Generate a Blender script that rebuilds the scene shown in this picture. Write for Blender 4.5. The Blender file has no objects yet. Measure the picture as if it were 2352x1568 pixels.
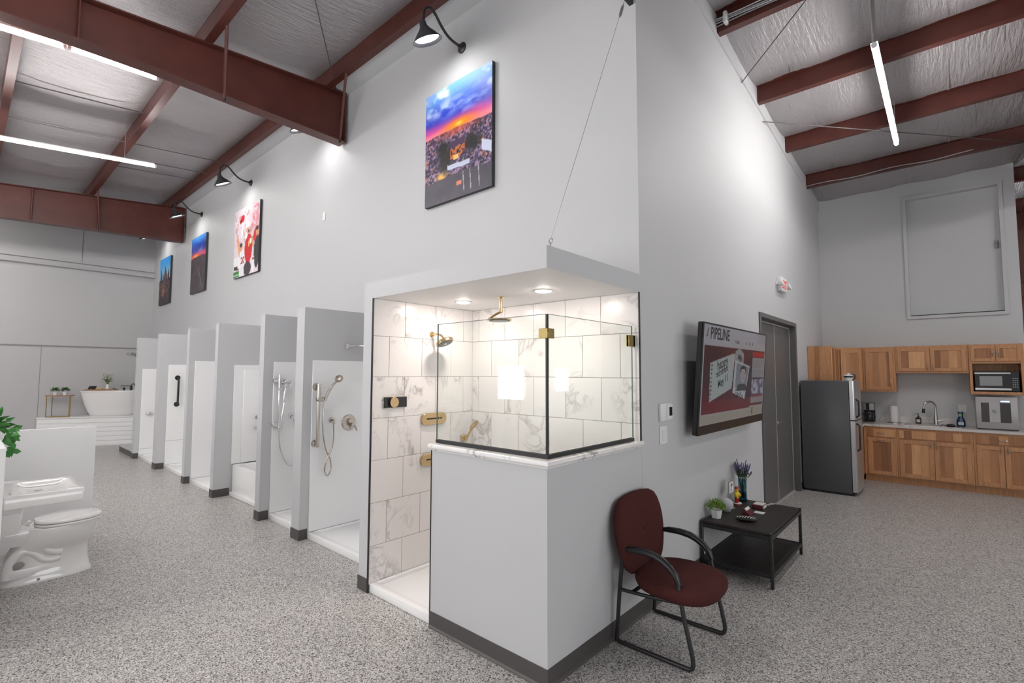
import bpy, bmesh, math, random
import numpy as np
from mathutils import Matrix, Vector

random.seed(7)
rng = np.random.default_rng(7)
PI = math.pi
S = bpy.context.scene
C = S.collection

# ------------------------------------------------------------------ camera
CAM = Vector((1.6304, -2.1233, 1.65))
PITCH, YAW, ROLL, FPX = 0.0630, 0.7257, 0.0023, 1128.84
F = Vector((-math.sin(YAW) * math.cos(PITCH), math.cos(YAW) * math.cos(PITCH), math.sin(PITCH)))
R0 = Vector((math.cos(YAW), math.sin(YAW), 0)); U0 = R0.cross(F)
R_ = R0 * math.cos(ROLL) + U0 * math.sin(ROLL); U_ = U0 * math.cos(ROLL) - R0 * math.sin(ROLL)
cd = bpy.data.cameras.new('camera'); cam = bpy.data.objects.new('camera', cd); C.objects.link(cam)
cd.sensor_width = 36.0; cd.lens = FPX / 2352 * 36.0; cd.clip_start = 0.02; cd.clip_end = 200
M = Matrix((R_, U_, -F)).transposed().to_4x4(); M.translation = CAM
cam.matrix_world = M
S.camera = cam

# ------------------------------------------------------------------ world and large lights
w = bpy.data.worlds.new('world'); S.world = w; w.use_nodes = True
bg = w.node_tree.nodes['Background']; bg.inputs[0].default_value = (0.95, 0.97, 1.0, 1); bg.inputs[1].default_value = 1.8
S.view_settings.view_transform = 'Standard'; S.view_settings.look = 'None'
S.view_settings.gamma = 1.0; S.view_settings.use_curve_mapping = False
S.view_settings.exposure = 0.86
S.cycles.max_bounces = 6; S.cycles.diffuse_bounces = 4; S.cycles.glossy_bounces = 3; S.cycles.transparent_max_bounces = 8
S.cycles.caustics_reflective = False; S.cycles.caustics_refractive = False
S.cycles.use_adaptive_sampling = True; S.cycles.adaptive_threshold = 0.03
TUBE_E = 62.0      # radiance of the linear tubes
SHADE_E = 19.0     # radiance of the gooseneck lamp discs

def daylight(name, loc, rot, sx, sy, power, col=(1.0, 0.985, 0.965)):
    l = bpy.data.lights.new(name, 'AREA'); l.shape = 'RECTANGLE'; l.size = sx; l.size_y = sy; l.energy = power; l.color = col
    o = bpy.data.objects.new(name, l); C.objects.link(o); o.location = loc; o.rotation_euler = rot
    return o
# daylight coming in through windows behind the camera; back and side ones are added as fill
daylight('daylight_fill_back', (-1.1, -6.42, 1.75), (PI/2, 0, 0), 6.2, 2.1, 15)
daylight('daylight_left', (-6.1, -6.42, 1.42), (PI/2, 0, 0), 0.8, 0.8, 14)
daylight('daylight_fill_side', (5.42, -1.2, 1.75), (PI/2, 0, PI/2), 5.0, 2.1, 9)
daylight('daylight_far', (5.42, 7.8, 1.47), (PI/2, 0, PI/2), 0.5, 0.55, 10)

# ------------------------------------------------------------------ mesh builder
class MB:
    def __init__(s): s.v = []; s.f = []
    def add(s, vs, fs):
        n = len(s.v); s.v += [tuple(p) for p in vs]; s.f += [tuple(i + n for i in f) for f in fs]; return s
    def box(s, x0, x1, y0, y1, z0, z1, mat=None):
        x0, x1 = min(x0, x1), max(x0, x1); y0, y1 = min(y0, y1), max(y0, y1); z0, z1 = min(z0, z1), max(z0, z1)
        p = [(x0,y0,z0),(x1,y0,z0),(x1,y1,z0),(x0,y1,z0),(x0,y0,z1),(x1,y0,z1),(x1,y1,z1),(x0,y1,z1)]
        if mat: p = [tuple(mat @ Vector(q)) for q in p]
        return s.add(p, [(0,3,2,1),(4,5,6,7),(0,1,5,4),(1,2,6,5),(2,3,7,6),(3,0,4,7)])
    def prism(s, poly, fn0, fn1):
        n = len(poly); a = [fn0(*p) for p in poly]; b = [fn1(*p) for p in poly]
        return s.add(a + b, [tuple(range(n - 1, -1, -1)), tuple(range(n, 2 * n))] + [(i, (i + 1) % n, n + (i + 1) % n, n + i) for i in range(n)])
    def prism_z(s, poly, z0, z1): return s.prism(poly, lambda x, y: (x, y, z0), lambda x, y: (x, y, z1))
    def prism_x(s, poly, x0, x1): return s.prism(poly, lambda y, z: (x0, y, z), lambda y, z: (x1, y, z))
    def prism_y(s, poly, y0, y1): return s.prism(poly, lambda x, z: (x, y0, z), lambda x, z: (x, y1, z))
    def loft(s, rings, cap=True, closed=True):
        n = len(rings[0]); vs = [p for r in rings for p in r]; fs = []
        for k in range(len(rings) - 1):
            for i in range(n if closed else n - 1):
                j = (i + 1) % n; fs.append((k*n+i, k*n+j, (k+1)*n+j, (k+1)*n+i))
        if cap: fs += [tuple(range(n - 1, -1, -1)), tuple((len(rings)-1)*n + i for i in range(n))]
        return s.add(vs, fs)
    def tube(s, pts, r, n=8, closed=False):
        P = [Vector(p) for p in pts]; m = len(P)
        rr = r if isinstance(r, (list, tuple)) else [r] * m
        T = []
        for i in range(m):
            a = P[(i - 1) % m] if (closed or i > 0) else P[i]; b = P[(i + 1) % m] if (closed or i < m - 1) else P[i]
            t = (b - a); T.append(t.normalized() if t.length > 1e-9 else Vector((0, 0, 1)))
        u = T[0].cross(Vector((0, 0, 1)));
        if u.length < 1e-3: u = T[0].cross(Vector((1, 0, 0)))
        u.normalize(); rings = []
        for i in range(m):
            u = (u - T[i] * u.dot(T[i]));
            u = u.normalized() if u.length > 1e-6 else T[i].orthogonal().normalized()
            v = T[i].cross(u)
            rings.append([tuple(P[i] + (u * math.cos(2*PI*k/n) + v * math.sin(2*PI*k/n)) * rr[i]) for k in range(n)])
        if closed:
            rings.append(rings[0]); return s.loft(rings, cap=False)
        return s.loft(rings)
    def cyl(s, a, b, r0, r1=None, n=16): return s.tube([a, b], [r0, r0 if r1 is None else r1], n)
    def lathe(s, prof, o=(0,0,0), n=24, mat=None):
        rings = []
        for r, z in prof:
            ring = [(max(r, 1e-4)*math.cos(2*PI*k/n), max(r, 1e-4)*math.sin(2*PI*k/n), z) for k in range(n)]
            if mat: ring = [tuple(mat @ Vector(q)) for q in ring]
            else: ring = [(q[0]+o[0], q[1]+o[1], q[2]+o[2]) for q in ring]
            rings.append(ring)
        return s.loft(rings)
    def ell(s, c, r, nu=16, nv=10, mat=None):
        rings = []
        for k in range(nv + 1):
            t = -PI/2 + PI*k/nv; cr = max(math.cos(t), 1e-3)
            ring = [(r[0]*cr*math.cos(2*PI*i/nu), r[1]*cr*math.sin(2*PI*i/nu), r[2]*math.sin(t)) for i in range(nu)]
            if mat: ring = [tuple(Vector(c) + mat @ Vector(q)) for q in ring]
            else: ring = [(q[0]+c[0], q[1]+c[1], q[2]+c[2]) for q in ring]
            rings.append(ring)
        return s.loft(rings)
    def leaf(s, p, d, up, l, wd):
        p = Vector(p); d = Vector(d).normalized(); sd = d.cross(Vector(up)).normalized(); nn = sd.cross(d)
        a = p + d*l*.45 + sd*wd/2 + nn*l*.08; b = p + d*l*.45 - sd*wd/2 + nn*l*.08; t = p + d*l
        c = p + d*l*.5 - nn*l*.0
        return s.add([p, a, t, b, c], [(0, 1, 4), (1, 2, 4), (2, 3, 4), (3, 0, 4)])

MATS = {}; PM = {}
def link(name, me):
    o = bpy.data.objects.new(name, me); C.objects.link(o); return o
def build(mb, name, mat, parent=None, bevel=0.0, seg=1, angle=40, world=True, smooth=True, kind=None, label=None):
    me = bpy.data.meshes.new(name)
    me.from_pydata(mb.v, [], mb.f)
    bm = bmesh.new(); bm.from_mesh(me)
    bmesh.ops.recalc_face_normals(bm, faces=bm.faces)
    if bevel > 0:
        ed = [e for e in bm.edges if len(e.link_faces) == 2 and e.calc_face_angle(0) > math.radians(30)]
        bmesh.ops.bevel(bm, geom=ed, offset=bevel, segments=seg, profile=0.5, affect='EDGES', clamp_overlap=True)
    bm.to_mesh(me); bm.free()
    if smooth:
        me.shade_smooth(); me.set_sharp_from_angle(angle=math.radians(angle))
    me.materials.append(MATS[mat] if isinstance(mat, str) else mat)
    o = link(name, me)
    if parent is not None:
        o.parent = parent
        Mx = PM.get(parent.name, Matrix.Identity(4)); PM[o.name] = Mx
        if world: me.transform(Mx.inverted())
    else:
        if world and me.vertices:
            co = np.array([v.co for v in me.vertices]); lo = co.min(0); hi = co.max(0)
            org = Vector(((lo[0]+hi[0])/2, (lo[1]+hi[1])/2, lo[2]))
            me.transform(Matrix.Translation(-org)); o.location = org; PM[o.name] = Matrix.Translation(org)
        else: PM[o.name] = Matrix.Identity(4)
    if kind: o['kind'] = kind
    if label: o['label'] = label
    return o
def thing(name, label, cat, loc=(0,0,0), rotz=0.0, group=None, kind=None):
    o = bpy.data.objects.new(name, None); C.objects.link(o); o.empty_display_size = 0.1
    o.location = loc; o.rotation_euler = (0, 0, rotz)
    PM[o.name] = Matrix.Translation(loc) @ Matrix.Rotation(rotz, 4, 'Z')
    if label: o['label'] = label
    if cat: o['category'] = cat
    if group: o['group'] = group
    if kind: o['kind'] = kind
    return o
def tag(o, label, cat, group=None, kind=None):
    o['label'] = label; o['category'] = cat
    if group: o['group'] = group
    if kind: o['kind'] = kind
    return o
def struct(mb, name, mat, parent=None, label=None, **k):
    o = build(mb, name, mat, parent, **k)
    if parent is None: o['kind'] = 'structure'
    if label: o['label'] = label
    return o
def copy_tree(o, parent=None):
    c = o.copy(); C.objects.link(c); c.parent = parent; PM[c.name] = PM.get(o.name, Matrix.Identity(4))
    for ch in o.children: copy_tree(ch, c)
    return c
def text(name, body, mat, parent, origin, xa, ya, size, align='LEFT', ext=0.0006, bold=0.0, sx=1.0):
    cu = bpy.data.curves.new(name, 'FONT'); cu.body = body; cu.size = size; cu.align_x = align; cu.align_y = 'BOTTOM_BASELINE'
    cu.extrude = ext; cu.offset = bold; cu.resolution_u = 3
    tmp = bpy.data.objects.new(name + '_curve', cu); C.objects.link(tmp)
    me = bpy.data.meshes.new_from_object(tmp.evaluated_get(bpy.context.evaluated_depsgraph_get()))
    bpy.data.objects.remove(tmp); me.name = name; me.materials.clear(); me.materials.append(MATS[mat])
    o = link(name, me); o.parent = parent
    xa = Vector(xa).normalized(); ya = Vector(ya).normalized(); za = xa.cross(ya)
    mw = Matrix((xa * sx, ya, za)).transposed().to_4x4(); mw.translation = Vector(origin)
    o.matrix_parent_inverse = Matrix.Identity(4)
    o.matrix_local = PM.get(parent.name, Matrix.Identity(4)).inverted() @ mw
    return o

# ------------------------------------------------------------------ materials
def mat(name, col, rough=0.5, metal=0.0, spec=0.5, emit=None, es=0.0, coat=0.0, trans=0.0):
    m = bpy.data.materials.new(name); m.use_nodes = True; b = m.node_tree.nodes['Principled BSDF']
    b.inputs['Base Color'].default_value = (*col, 1); b.inputs['Roughness'].default_value = rough
    b.inputs['Metallic'].default_value = metal; b.inputs['Specular IOR Level'].default_value = spec
    b.inputs['Coat Weight'].default_value = coat; b.inputs['Transmission Weight'].default_value = trans
    if emit: b.inputs['Emission Color'].default_value = (*emit, 1); b.inputs['Emission Strength'].default_value = es
    MATS[name] = m; return m
def nodes(name):
    m = MATS[name]; nt = m.node_tree; return nt, nt.nodes['Principled BSDF']
def coord(nt, kind='Object', scale=(1,1,1)):
    tc = nt.nodes.new('ShaderNodeTexCoord'); mp = nt.nodes.new('ShaderNodeMapping'); mp.inputs['Scale'].default_value = scale
    nt.links.new(tc.outputs[kind], mp.inputs[0]); return mp.outputs[0]
def wpos(nt, scale=(1,1,1)):
    g = nt.nodes.new('ShaderNodeNewGeometry'); mp = nt.nodes.new('ShaderNodeMapping'); mp.inputs['Scale'].default_value = scale
    nt.links.new(g.outputs['Position'], mp.inputs[0]); return mp.outputs[0]
def noise(nt, vec, scale, detail=3, rough=0.5, dist=0.0):
    n = nt.nodes.new('ShaderNodeTexNoise'); n.inputs['Scale'].default_value = scale; n.inputs['Detail'].default_value = detail
    n.inputs['Roughness'].default_value = rough; n.inputs['Distortion'].default_value = dist
    nt.links.new(vec, n.inputs['Vector']); return n.outputs['Fac']
def ramp(nt, fac, stops, interp='LINEAR'):
    r = nt.nodes.new('ShaderNodeValToRGB'); r.color_ramp.interpolation = interp; e = r.color_ramp.elements
    while len(e) < len(stops): e.new(0.5)
    for i, (p, c) in enumerate(stops): e[i].position = p; e[i].color = (*c, 1)
    nt.links.new(fac, r.inputs[0]); return r.outputs[0]
def bump(nt, b, h, strength, dist=0.01):
    n = nt.nodes.new('ShaderNodeBump'); n.inputs['Strength'].default_value = strength; n.inputs['Distance'].default_value = dist
    nt.links.new(h, n.inputs['Height']); nt.links.new(n.outputs[0], b.inputs['Normal'])
def g3(v): return (v, v, v)

mat('wall_paint', (0.55, 0.555, 0.565), 0.55, spec=0.3)
nt, b = nodes('wall_paint'); p = wpos(nt); bump(nt, b, noise(nt, p, 160, 3), 0.06, 0.004)
mat('soffit_paint', (0.80, 0.79, 0.78), 0.6, spec=0.3)
mat('metal_panel', (0.50, 0.495, 0.50), 0.5, spec=0.3)
mat('dark_panel', (0.035, 0.026, 0.026), 0.6)
mat('baseboard', (0.075, 0.068, 0.066), 0.45)
mat('white_acrylic', (0.88, 0.88, 0.88), 0.22, spec=0.5)
mat('white_paint', (0.84, 0.84, 0.84), 0.4)
mat('porcelain', (0.80, 0.79, 0.78), 0.08, spec=0.6, coat=0.4)
mat('porcelain_recess', (0.30, 0.28, 0.27), 0.3)
mat('red_steel', (0.09, 0.022, 0.016), 0.42, spec=0.45)
nt, b = nodes('red_steel'); p = wpos(nt)
nt.links.new(ramp(nt, noise(nt, p, 5, 4), [(0.3, (0.072, 0.019, 0.014)), (0.7, (0.098, 0.025, 0.018))]), b.inputs['Base Color'])
mat('red_rod', (0.10, 0.035, 0.028), 0.5)
mat('insulation', (0.43, 0.41, 0.42), 0.42, metal=0.45, spec=0.5)
nt, b = nodes('insulation'); p1 = wpos(nt, (9, 1.3, 1)); p2 = wpos(nt, (60, 60, 60))
n1 = noise(nt, p1, 3.0, 4, 0.6); n2 = noise(nt, p2, 1.0, 1)
ad = nt.nodes.new('ShaderNodeMath'); ad.operation = 'MULTIPLY_ADD'; ad.inputs[1].default_value = 0.12
nt.links.new(n2, ad.inputs[0]); nt.links.new(n1, ad.inputs[2]); bump(nt, b, ad.outputs[0], 0.75, 0.035)
mat('seam', (0.25, 0.24, 0.24), 0.6)
mat('tube_light', (0.9, 0.9, 0.9), 0.4, emit=(1.0, 0.97, 0.95), es=TUBE_E)
mat('lamp_glow', (0.9, 0.9, 0.9), 0.4, emit=(1.0, 0.98, 0.95), es=SHADE_E)
mat('downlight_glow', (0.9, 0.9, 0.9), 0.4, emit=(1.0, 0.88, 0.79), es=118)
mat('fixture_white', (0.7, 0.7, 0.7), 0.4)
mat('black_metal', (0.016, 0.016, 0.018), 0.38, spec=0.5)
mat('dark_shade', (0.035, 0.035, 0.04), 0.35)
mat('shade_inside', (0.85, 0.85, 0.85), 0.4)
mat('steel', (0.55, 0.54, 0.53), 0.3, metal=1.0)
mat('cable', (0.45, 0.44, 0.44), 0.4, metal=0.7)
mat('cable_dark', (0.10, 0.085, 0.085), 0.5)
mat('chrome', (0.75, 0.75, 0.76), 0.12, metal=1.0)
mat('nickel', (0.52, 0.47, 0.42), 0.22, metal=1.0)
mat('gold', (0.66, 0.49, 0.27), 0.22, metal=1.0)
mat('brass_clip', (0.42, 0.32, 0.13), 0.28, metal=1.0)
mat('spray_face', (0.10, 0.10, 0.105), 0.35)
mat('black_gloss', (0.02, 0.02, 0.022), 0.12)
mat('glass_edge', (0.16, 0.20, 0.185), 0.2)
mat('grout', (0.42, 0.38, 0.36), 0.9)
mat('door_paint', (0.115, 0.108, 0.108), 0.42, spec=0.45)
mat('gap_light', (0.45, 0.43, 0.42), 0.5)
mat('burgundy', (0.065, 0.019, 0.018), 0.9, spec=0.15)
nt, b = nodes('burgundy'); p = coord(nt); n = noise(nt, p, 260, 2)
nt.links.new(ramp(nt, n, [(0.3, (0.050, 0.0145, 0.0135)), (0.7, (0.080, 0.023, 0.021))]), b.inputs['Base Color']); bump(nt, b, n, 0.25, 0.002)
mat('table_wood', (0.022, 0.017, 0.016), 0.5, spec=0.35)
nt, b = nodes('table_wood'); p = wpos(nt, (30, 3, 30)); n = noise(nt, p, 2, 5)
nt.links.new(ramp(nt, n, [(0.3, (0.016, 0.012, 0.011)), (0.7, (0.034, 0.026, 0.024))]), b.inputs['Base Color'])
mat('table_metal', (0.010, 0.011, 0.011), 0.45)
mat('fridge_side', (0.085, 0.085, 0.09), 0.36, spec=0.5)
mat('fridge_door', (0.50, 0.49, 0.49), 0.3, metal=0.8)
mat('counter', (0.55, 0.52, 0.50), 0.25)
mat('black_plastic', (0.012, 0.012, 0.013), 0.35)
mat('grey_plastic', (0.30, 0.30, 0.31), 0.45)
mat('white_plastic', (0.75, 0.75, 0.75), 0.4)
mat('paper', (0.75, 0.74, 0.73), 0.9)
mat('red_print', (0.55, 0.03, 0.03), 0.5, emit=(0.8, 0.03, 0.02), es=0.25)
mat('red_plain', (0.35, 0.012, 0.015), 0.4)
mat('yellow', (0.70, 0.48, 0.02), 0.45)
mat('skin', (0.55, 0.30, 0.19), 0.5)
mat('maroon_dark', (0.10, 0.012, 0.016), 0.5)
mat('blue_bottle', (0.010, 0.045, 0.12), 0.25, spec=0.6)
mat('green_label', (0.20, 0.45, 0.10), 0.5)
mat('label_white', (0.6, 0.65, 0.7), 0.5)
mat('blue_led', (0.1, 0.3, 0.8), 0.4, emit=(0.25, 0.5, 1.0), es=3.0)
mat('ice_front', (0.42, 0.40, 0.40), 0.35, metal=0.3)
mat('ice_window', (0.05, 0.042, 0.042), 0.25)
mat('soap_amber', (0.05, 0.022, 0.02), 0.2)
mat('cloth_grey', (0.50, 0.50, 0.52), 0.95)
mat('leaf_bright', (0.20, 0.36, 0.04), 0.6)
nt, b = nodes('leaf_bright'); n = noise(nt, coord(nt), 60, 2)
nt.links.new(ramp(nt, n, [(0.3, (0.06, 0.17, 0.02)), (0.65, (0.30, 0.46, 0.07))]), b.inputs['Base Color'])
mat('leaf_dark', (0.035, 0.12, 0.02), 0.6)
mat('leaf_ivy', (0.04, 0.20, 0.03), 0.5)
mat('leaf_sage', (0.07, 0.11, 0.075), 0.65)
mat('lavender', (0.16, 0.13, 0.26), 0.8)
mat('petal_white', (0.85, 0.84, 0.78), 0.7)
mat('petal_stem', (0.16, 0.22, 0.06), 0.6)
mat('amber_wood', (0.30, 0.15, 0.05), 0.5)
mat('teak', (0.36, 0.18, 0.08), 0.45)
mat('brass_frame', (0.30, 0.21, 0.07), 0.35, metal=0.8)
mat('bezel', (0.018, 0.016, 0.015), 0.3)
mat('screen_ink', (0.02, 0.02, 0.024), 0.4)
mat('ink_light', (0.5, 0.5, 0.5), 0.5)
mat('canvas_edge', (0.035, 0.035, 0.04), 0.6)
mat('jersey_num', (0.38, 0.03, 0.04), 0.6)
mat('outer_ground', (0.5, 0.5, 0.5), 0.9)

# speckled flake floor
mat('flake_floor', (0.42, 0.40, 0.385), 0.36, spec=0.38)
nt, b = nodes('flake_floor'); p = wpos(nt)
vo = nt.nodes.new('ShaderNodeTexVoronoi'); vo.inputs['Scale'].default_value = 165; nt.links.new(p, vo.inputs['Vector'])
sp = nt.nodes.new('ShaderNodeSeparateColor'); nt.links.new(vo.outputs['Color'], sp.inputs[0])
c1 = ramp(nt, sp.outputs[0], [(0.0, (0.055, 0.051, 0.050)), (0.11, (0.22, 0.208, 0.20)), (0.28, (0.40, 0.38, 0.362)), (0.56, (0.55, 0.522, 0.50)), (0.84, (0.72, 0.70, 0.68))], 'CONSTANT')
nt.links.new(c1, b.inputs['Base Color'])
bump(nt, b, noise(nt, p, 240, 2), 0.10, 0.002)

# marble tile, each tile shifted by its own random value
def marble(name, base, vein, amt, sc, rough):
    mat(name, base, rough, spec=0.5); nt, b = nodes(name); p = wpos(nt)
    oi = nt.nodes.new('ShaderNodeObjectInfo'); va = nt.nodes.new('ShaderNodeVectorMath'); va.operation = 'ADD'
    ml = nt.nodes.new('ShaderNodeMath'); ml.operation = 'MULTIPLY'; ml.inputs[1].default_value = 40
    nt.links.new(oi.outputs['Random'], ml.inputs[0]); nt.links.new(p, va.inputs[0]); nt.links.new(ml.outputs[0], va.inputs[1])
    f1 = noise(nt, va.outputs[0], sc, 5, 0.55, 1.4)
    s1 = nt.nodes.new('ShaderNodeMath'); s1.operation = 'SUBTRACT'; s1.inputs[1].default_value = 0.5; nt.links.new(f1, s1.inputs[0])
    ab = nt.nodes.new('ShaderNodeMath'); ab.operation = 'ABSOLUTE'; nt.links.new(s1.outputs[0], ab.inputs[0])
    f2 = noise(nt, va.outputs[0], sc * 0.55, 2)
    vm = ramp(nt, ab.outputs[0], [(0.0, g3(1.0)), (0.012, g3(0.45)), (0.05, g3(0.0))])
    gt = ramp(nt, f2, [(0.50, g3(0.0)), (0.62, g3(1.0))])
    mu = nt.nodes.new('ShaderNodeMath'); mu.operation = 'MULTIPLY'; nt.links.new(vm, mu.inputs[0]); nt.links.new(gt, mu.inputs[1])
    m2 = nt.nodes.new('ShaderNodeMath'); m2.operation = 'MULTIPLY'; m2.inputs[1].default_value = amt; nt.links.new(mu.outputs[0], m2.inputs[0])
    mx = nt.nodes.new('ShaderNodeMix'); mx.data_type = 'RGBA'; mx.inputs[6].default_value = (*base, 1); mx.inputs[7].default_value = (*vein, 1)
    nt.links.new(m2.outputs[0], mx.inputs[0]); nt.links.new(mx.outputs[2], b.inputs['Base Color'])
marble('marble_tile', (0.80, 0.775, 0.76), (0.36, 0.33, 0.33), 0.8, 3.0, 0.25)
marble('marble_cap', (0.80, 0.79, 0.785), (0.16, 0.14, 0.14), 0.95, 7.0, 0.2)
marble('marble_counter', (0.62, 0.59, 0.57), (0.16, 0.14, 0.13), 0.9, 6.0, 0.22)

# hickory boards
mat('hickory', (0.40, 0.22, 0.12), 0.42, spec=0.4)
nt, b = nodes('hickory'); g = nt.nodes.new('ShaderNodeNewGeometry'); sx = nt.nodes.new('ShaderNodeSeparateXYZ'); nt.links.new(g.outputs['Position'], sx.inputs[0])
av = nt.nodes.new('ShaderNodeMath'); av.operation = 'ADD'; nt.links.new(sx.outputs[0], av.inputs[0]); nt.links.new(sx.outputs[1], av.inputs[1])
dv = nt.nodes.new('ShaderNodeMath'); dv.operation = 'DIVIDE'; dv.inputs[1].default_value = 0.092; nt.links.new(av.outputs[0], dv.inputs[0])
fl = nt.nodes.new('ShaderNodeMath'); fl.operation = 'FLOOR'; nt.links.new(dv.outputs[0], fl.inputs[0])
oi = nt.nodes.new('ShaderNodeObjectInfo'); a2 = nt.nodes.new('ShaderNodeMath'); a2.operation = 'MULTIPLY_ADD'; a2.inputs[1].default_value = 57.0
nt.links.new(oi.outputs['Random'], a2.inputs[0]); nt.links.new(fl.outputs[0], a2.inputs[2])
wn = nt.nodes.new('ShaderNodeTexWhiteNoise'); wn.noise_dimensions = '1D'; nt.links.new(a2.outputs[0], wn.inputs['W'])
cb = ramp(nt, wn.outputs['Value'], [(0.0, (0.27, 0.115, 0.050)), (0.35, (0.42, 0.195, 0.088)), (0.7, (0.58, 0.29, 0.135)), (1.0, (0.70, 0.38, 0.18))])
gr = noise(nt, wpos(nt, (35, 35, 2.2)), 1.6, 4, 0.6)
gm = ramp(nt, gr, [(0.25, g3(0.78)), (0.7, g3(1.08))])
mx = nt.nodes.new('ShaderNodeMix'); mx.data_type = 'RGBA'; mx.blend_type = 'MULTIPLY'; mx.inputs[0].default_value = 1.0
nt.links.new(cb, mx.inputs[6]); nt.links.new(gm, mx.inputs[7]); nt.links.new(mx.outputs[2], b.inputs['Base Color'])
mat('hickory_frame', (0.38, 0.205, 0.11), 0.42, spec=0.4)
nt, b = nodes('hickory_frame'); gr = noise(nt, wpos(nt, (20, 20, 3)), 2.0, 4, 0.6)
nt.links.new(ramp(nt, gr, [(0.25, (0.42, 0.20, 0.092)), (0.75, (0.60, 0.31, 0.148))]), b.inputs['Base Color'])

# window glass and shower glass
def glass(name, tint, ior=1.45):
    m = bpy.data.materials.new(name); m.use_nodes = True; nt = m.node_tree
    for n in list(nt.nodes):
        if n.type != 'OUTPUT_MATERIAL': nt.nodes.remove(n)
    out = [n for n in nt.nodes if n.type == 'OUTPUT_MATERIAL'][0]
    tr = nt.nodes.new('ShaderNodeBsdfTransparent'); tr.inputs[0].default_value = (*tint, 1)
    gl = nt.nodes.new('ShaderNodeBsdfGlossy'); gl.inputs['Roughness'].default_value = 0.0
    lw = nt.nodes.new('ShaderNodeLayerWeight'); lw.inputs[0].default_value = 0.5
    pw = nt.nodes.new('ShaderNodeMath'); pw.operation = 'POWER'; pw.inputs[1].default_value = 5.0; nt.links.new(lw.outputs['Facing'], pw.inputs[0])
    fr = nt.nodes.new('ShaderNodeMath'); fr.operation = 'MULTIPLY_ADD'; fr.inputs[1].default_value = 0.7; fr.inputs[2].default_value = 0.035; nt.links.new(pw.outputs[0], fr.inputs[0])
    mx = nt.nodes.new('ShaderNodeMixShader'); nt.links.new(fr.outputs[0], mx.inputs[0]); nt.links.new(tr.outputs[0], mx.inputs[1]); nt.links.new(gl.outputs[0], mx.inputs[2])
    nt.links.new(mx.outputs[0], out.inputs[0]); MATS[name] = m
glass('shower_glass', (0.965, 0.985, 0.975))
glass('vase_glass', (0.62, 0.78, 0.82))
glass('vase_water', (0.35, 0.55, 0.66))

# printed pictures: colours held in a vertex colour layer of a fine grid
def print_mat(name, emit=0.0, rough=0.45, coat=0.0):
    mat(name, (0.5,)*3, rough, coat=coat); nt, b = nodes(name); a = nt.nodes.new('ShaderNodeAttribute'); a.attribute_name = 'Col'
    if not emit: nt.links.new(a.outputs['Color'], b.inputs['Base Color'])
    else: b.inputs['Base Color'].default_value = (0.012, 0.012, 0.012, 1)
    if emit: nt.links.new(a.outputs['Color'], b.inputs['Emission Color']); b.inputs['Emission Strength'].default_value = emit
print_mat('print_ink', 0.0, 0.5)
print_mat('screen_print', 0.27, 0.25, 0.0)
def vnoise(u, v, fx, fy, seed):
    r = np.random.default_rng(seed); gx = int(fx*1.5) + 4; gy = int(fy*1.5) + 4; t = r.random((gx, gy))
    x = u * fx; y = v * fy; i = np.clip(np.floor(x).astype(int), 0, gx - 2); j = np.clip(np.floor(y).astype(int), 0, gy - 2)
    a = x - i; c = y - j; a = a*a*(3-2*a); c = c*c*(3-2*c)
    return t[i, j]*(1-a)*(1-c) + t[i+1, j]*a*(1-c) + t[i, j+1]*(1-a)*c + t[i+1, j+1]*a*c
def fbm(u, v, fx, fy, seed, o=4):
    s = 0; a = 0.5; tot = 0
    for k in range(o): s = s + a*vnoise(u, v, fx*2**k, fy*2**k, seed+k); tot += a; a *= 0.5
    return s / tot
def srgb(c):
    c = np.clip(np.asarray(c, float)/255.0, 0, 1); return np.where(c <= 0.04045, c/12.92, ((c+0.055)/1.055)**2.4)
def printed(name, paint, nx, ny, origin, xa, ya, wd, ht, material, parent):
    us = np.linspace(0, 1, nx+1); vs = np.linspace(0, 1, ny+1); u, v = np.meshgrid(us, vs)
    col = srgb(paint(u, v)).reshape(-1, 3); o = np.array(origin, float); X = np.array(xa, float); Y = np.array(ya, float)
    P = o + X*(u.reshape(-1, 1)*wd) + Y*(v.reshape(-1, 1)*ht)
    fs = [(j*(nx+1)+i, j*(nx+1)+i+1, (j+1)*(nx+1)+i+1, (j+1)*(nx+1)+i) for j in range(ny) for i in range(nx)]
    me = bpy.data.meshes.new(name); me.from_pydata(P.tolist(), [], fs)
    at = me.color_attributes.new('Col', 'FLOAT_COLOR', 'POINT')
    at.data.foreach_set('color', np.concatenate([col, np.ones((len(col), 1))], 1).astype(np.float32).ravel())
    me.materials.append(MATS[material]); ob = link(name, me); ob.parent = parent
    me.transform(PM[parent.name].inverted()); PM[ob.name] = PM[parent.name]; return ob

# ================================================================== SETTING
D = 1.088                     # plane of the long shower wall
XL, XR, YB, YF = -13.4, 5.5, -6.5, 9.8
YK = 7.9                      # kitchen wall
def zl(y): return 5.27 - 0.09 * (1.3 - y)
def zr(y): return 5.22 - 0.102 * (y - 1.3)

struct(MB().box(XL-.3, XR+.3, YB-.3, YF+.3, -0.12, 0.0), 'floor', 'flake_floor', smooth=False)

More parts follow.
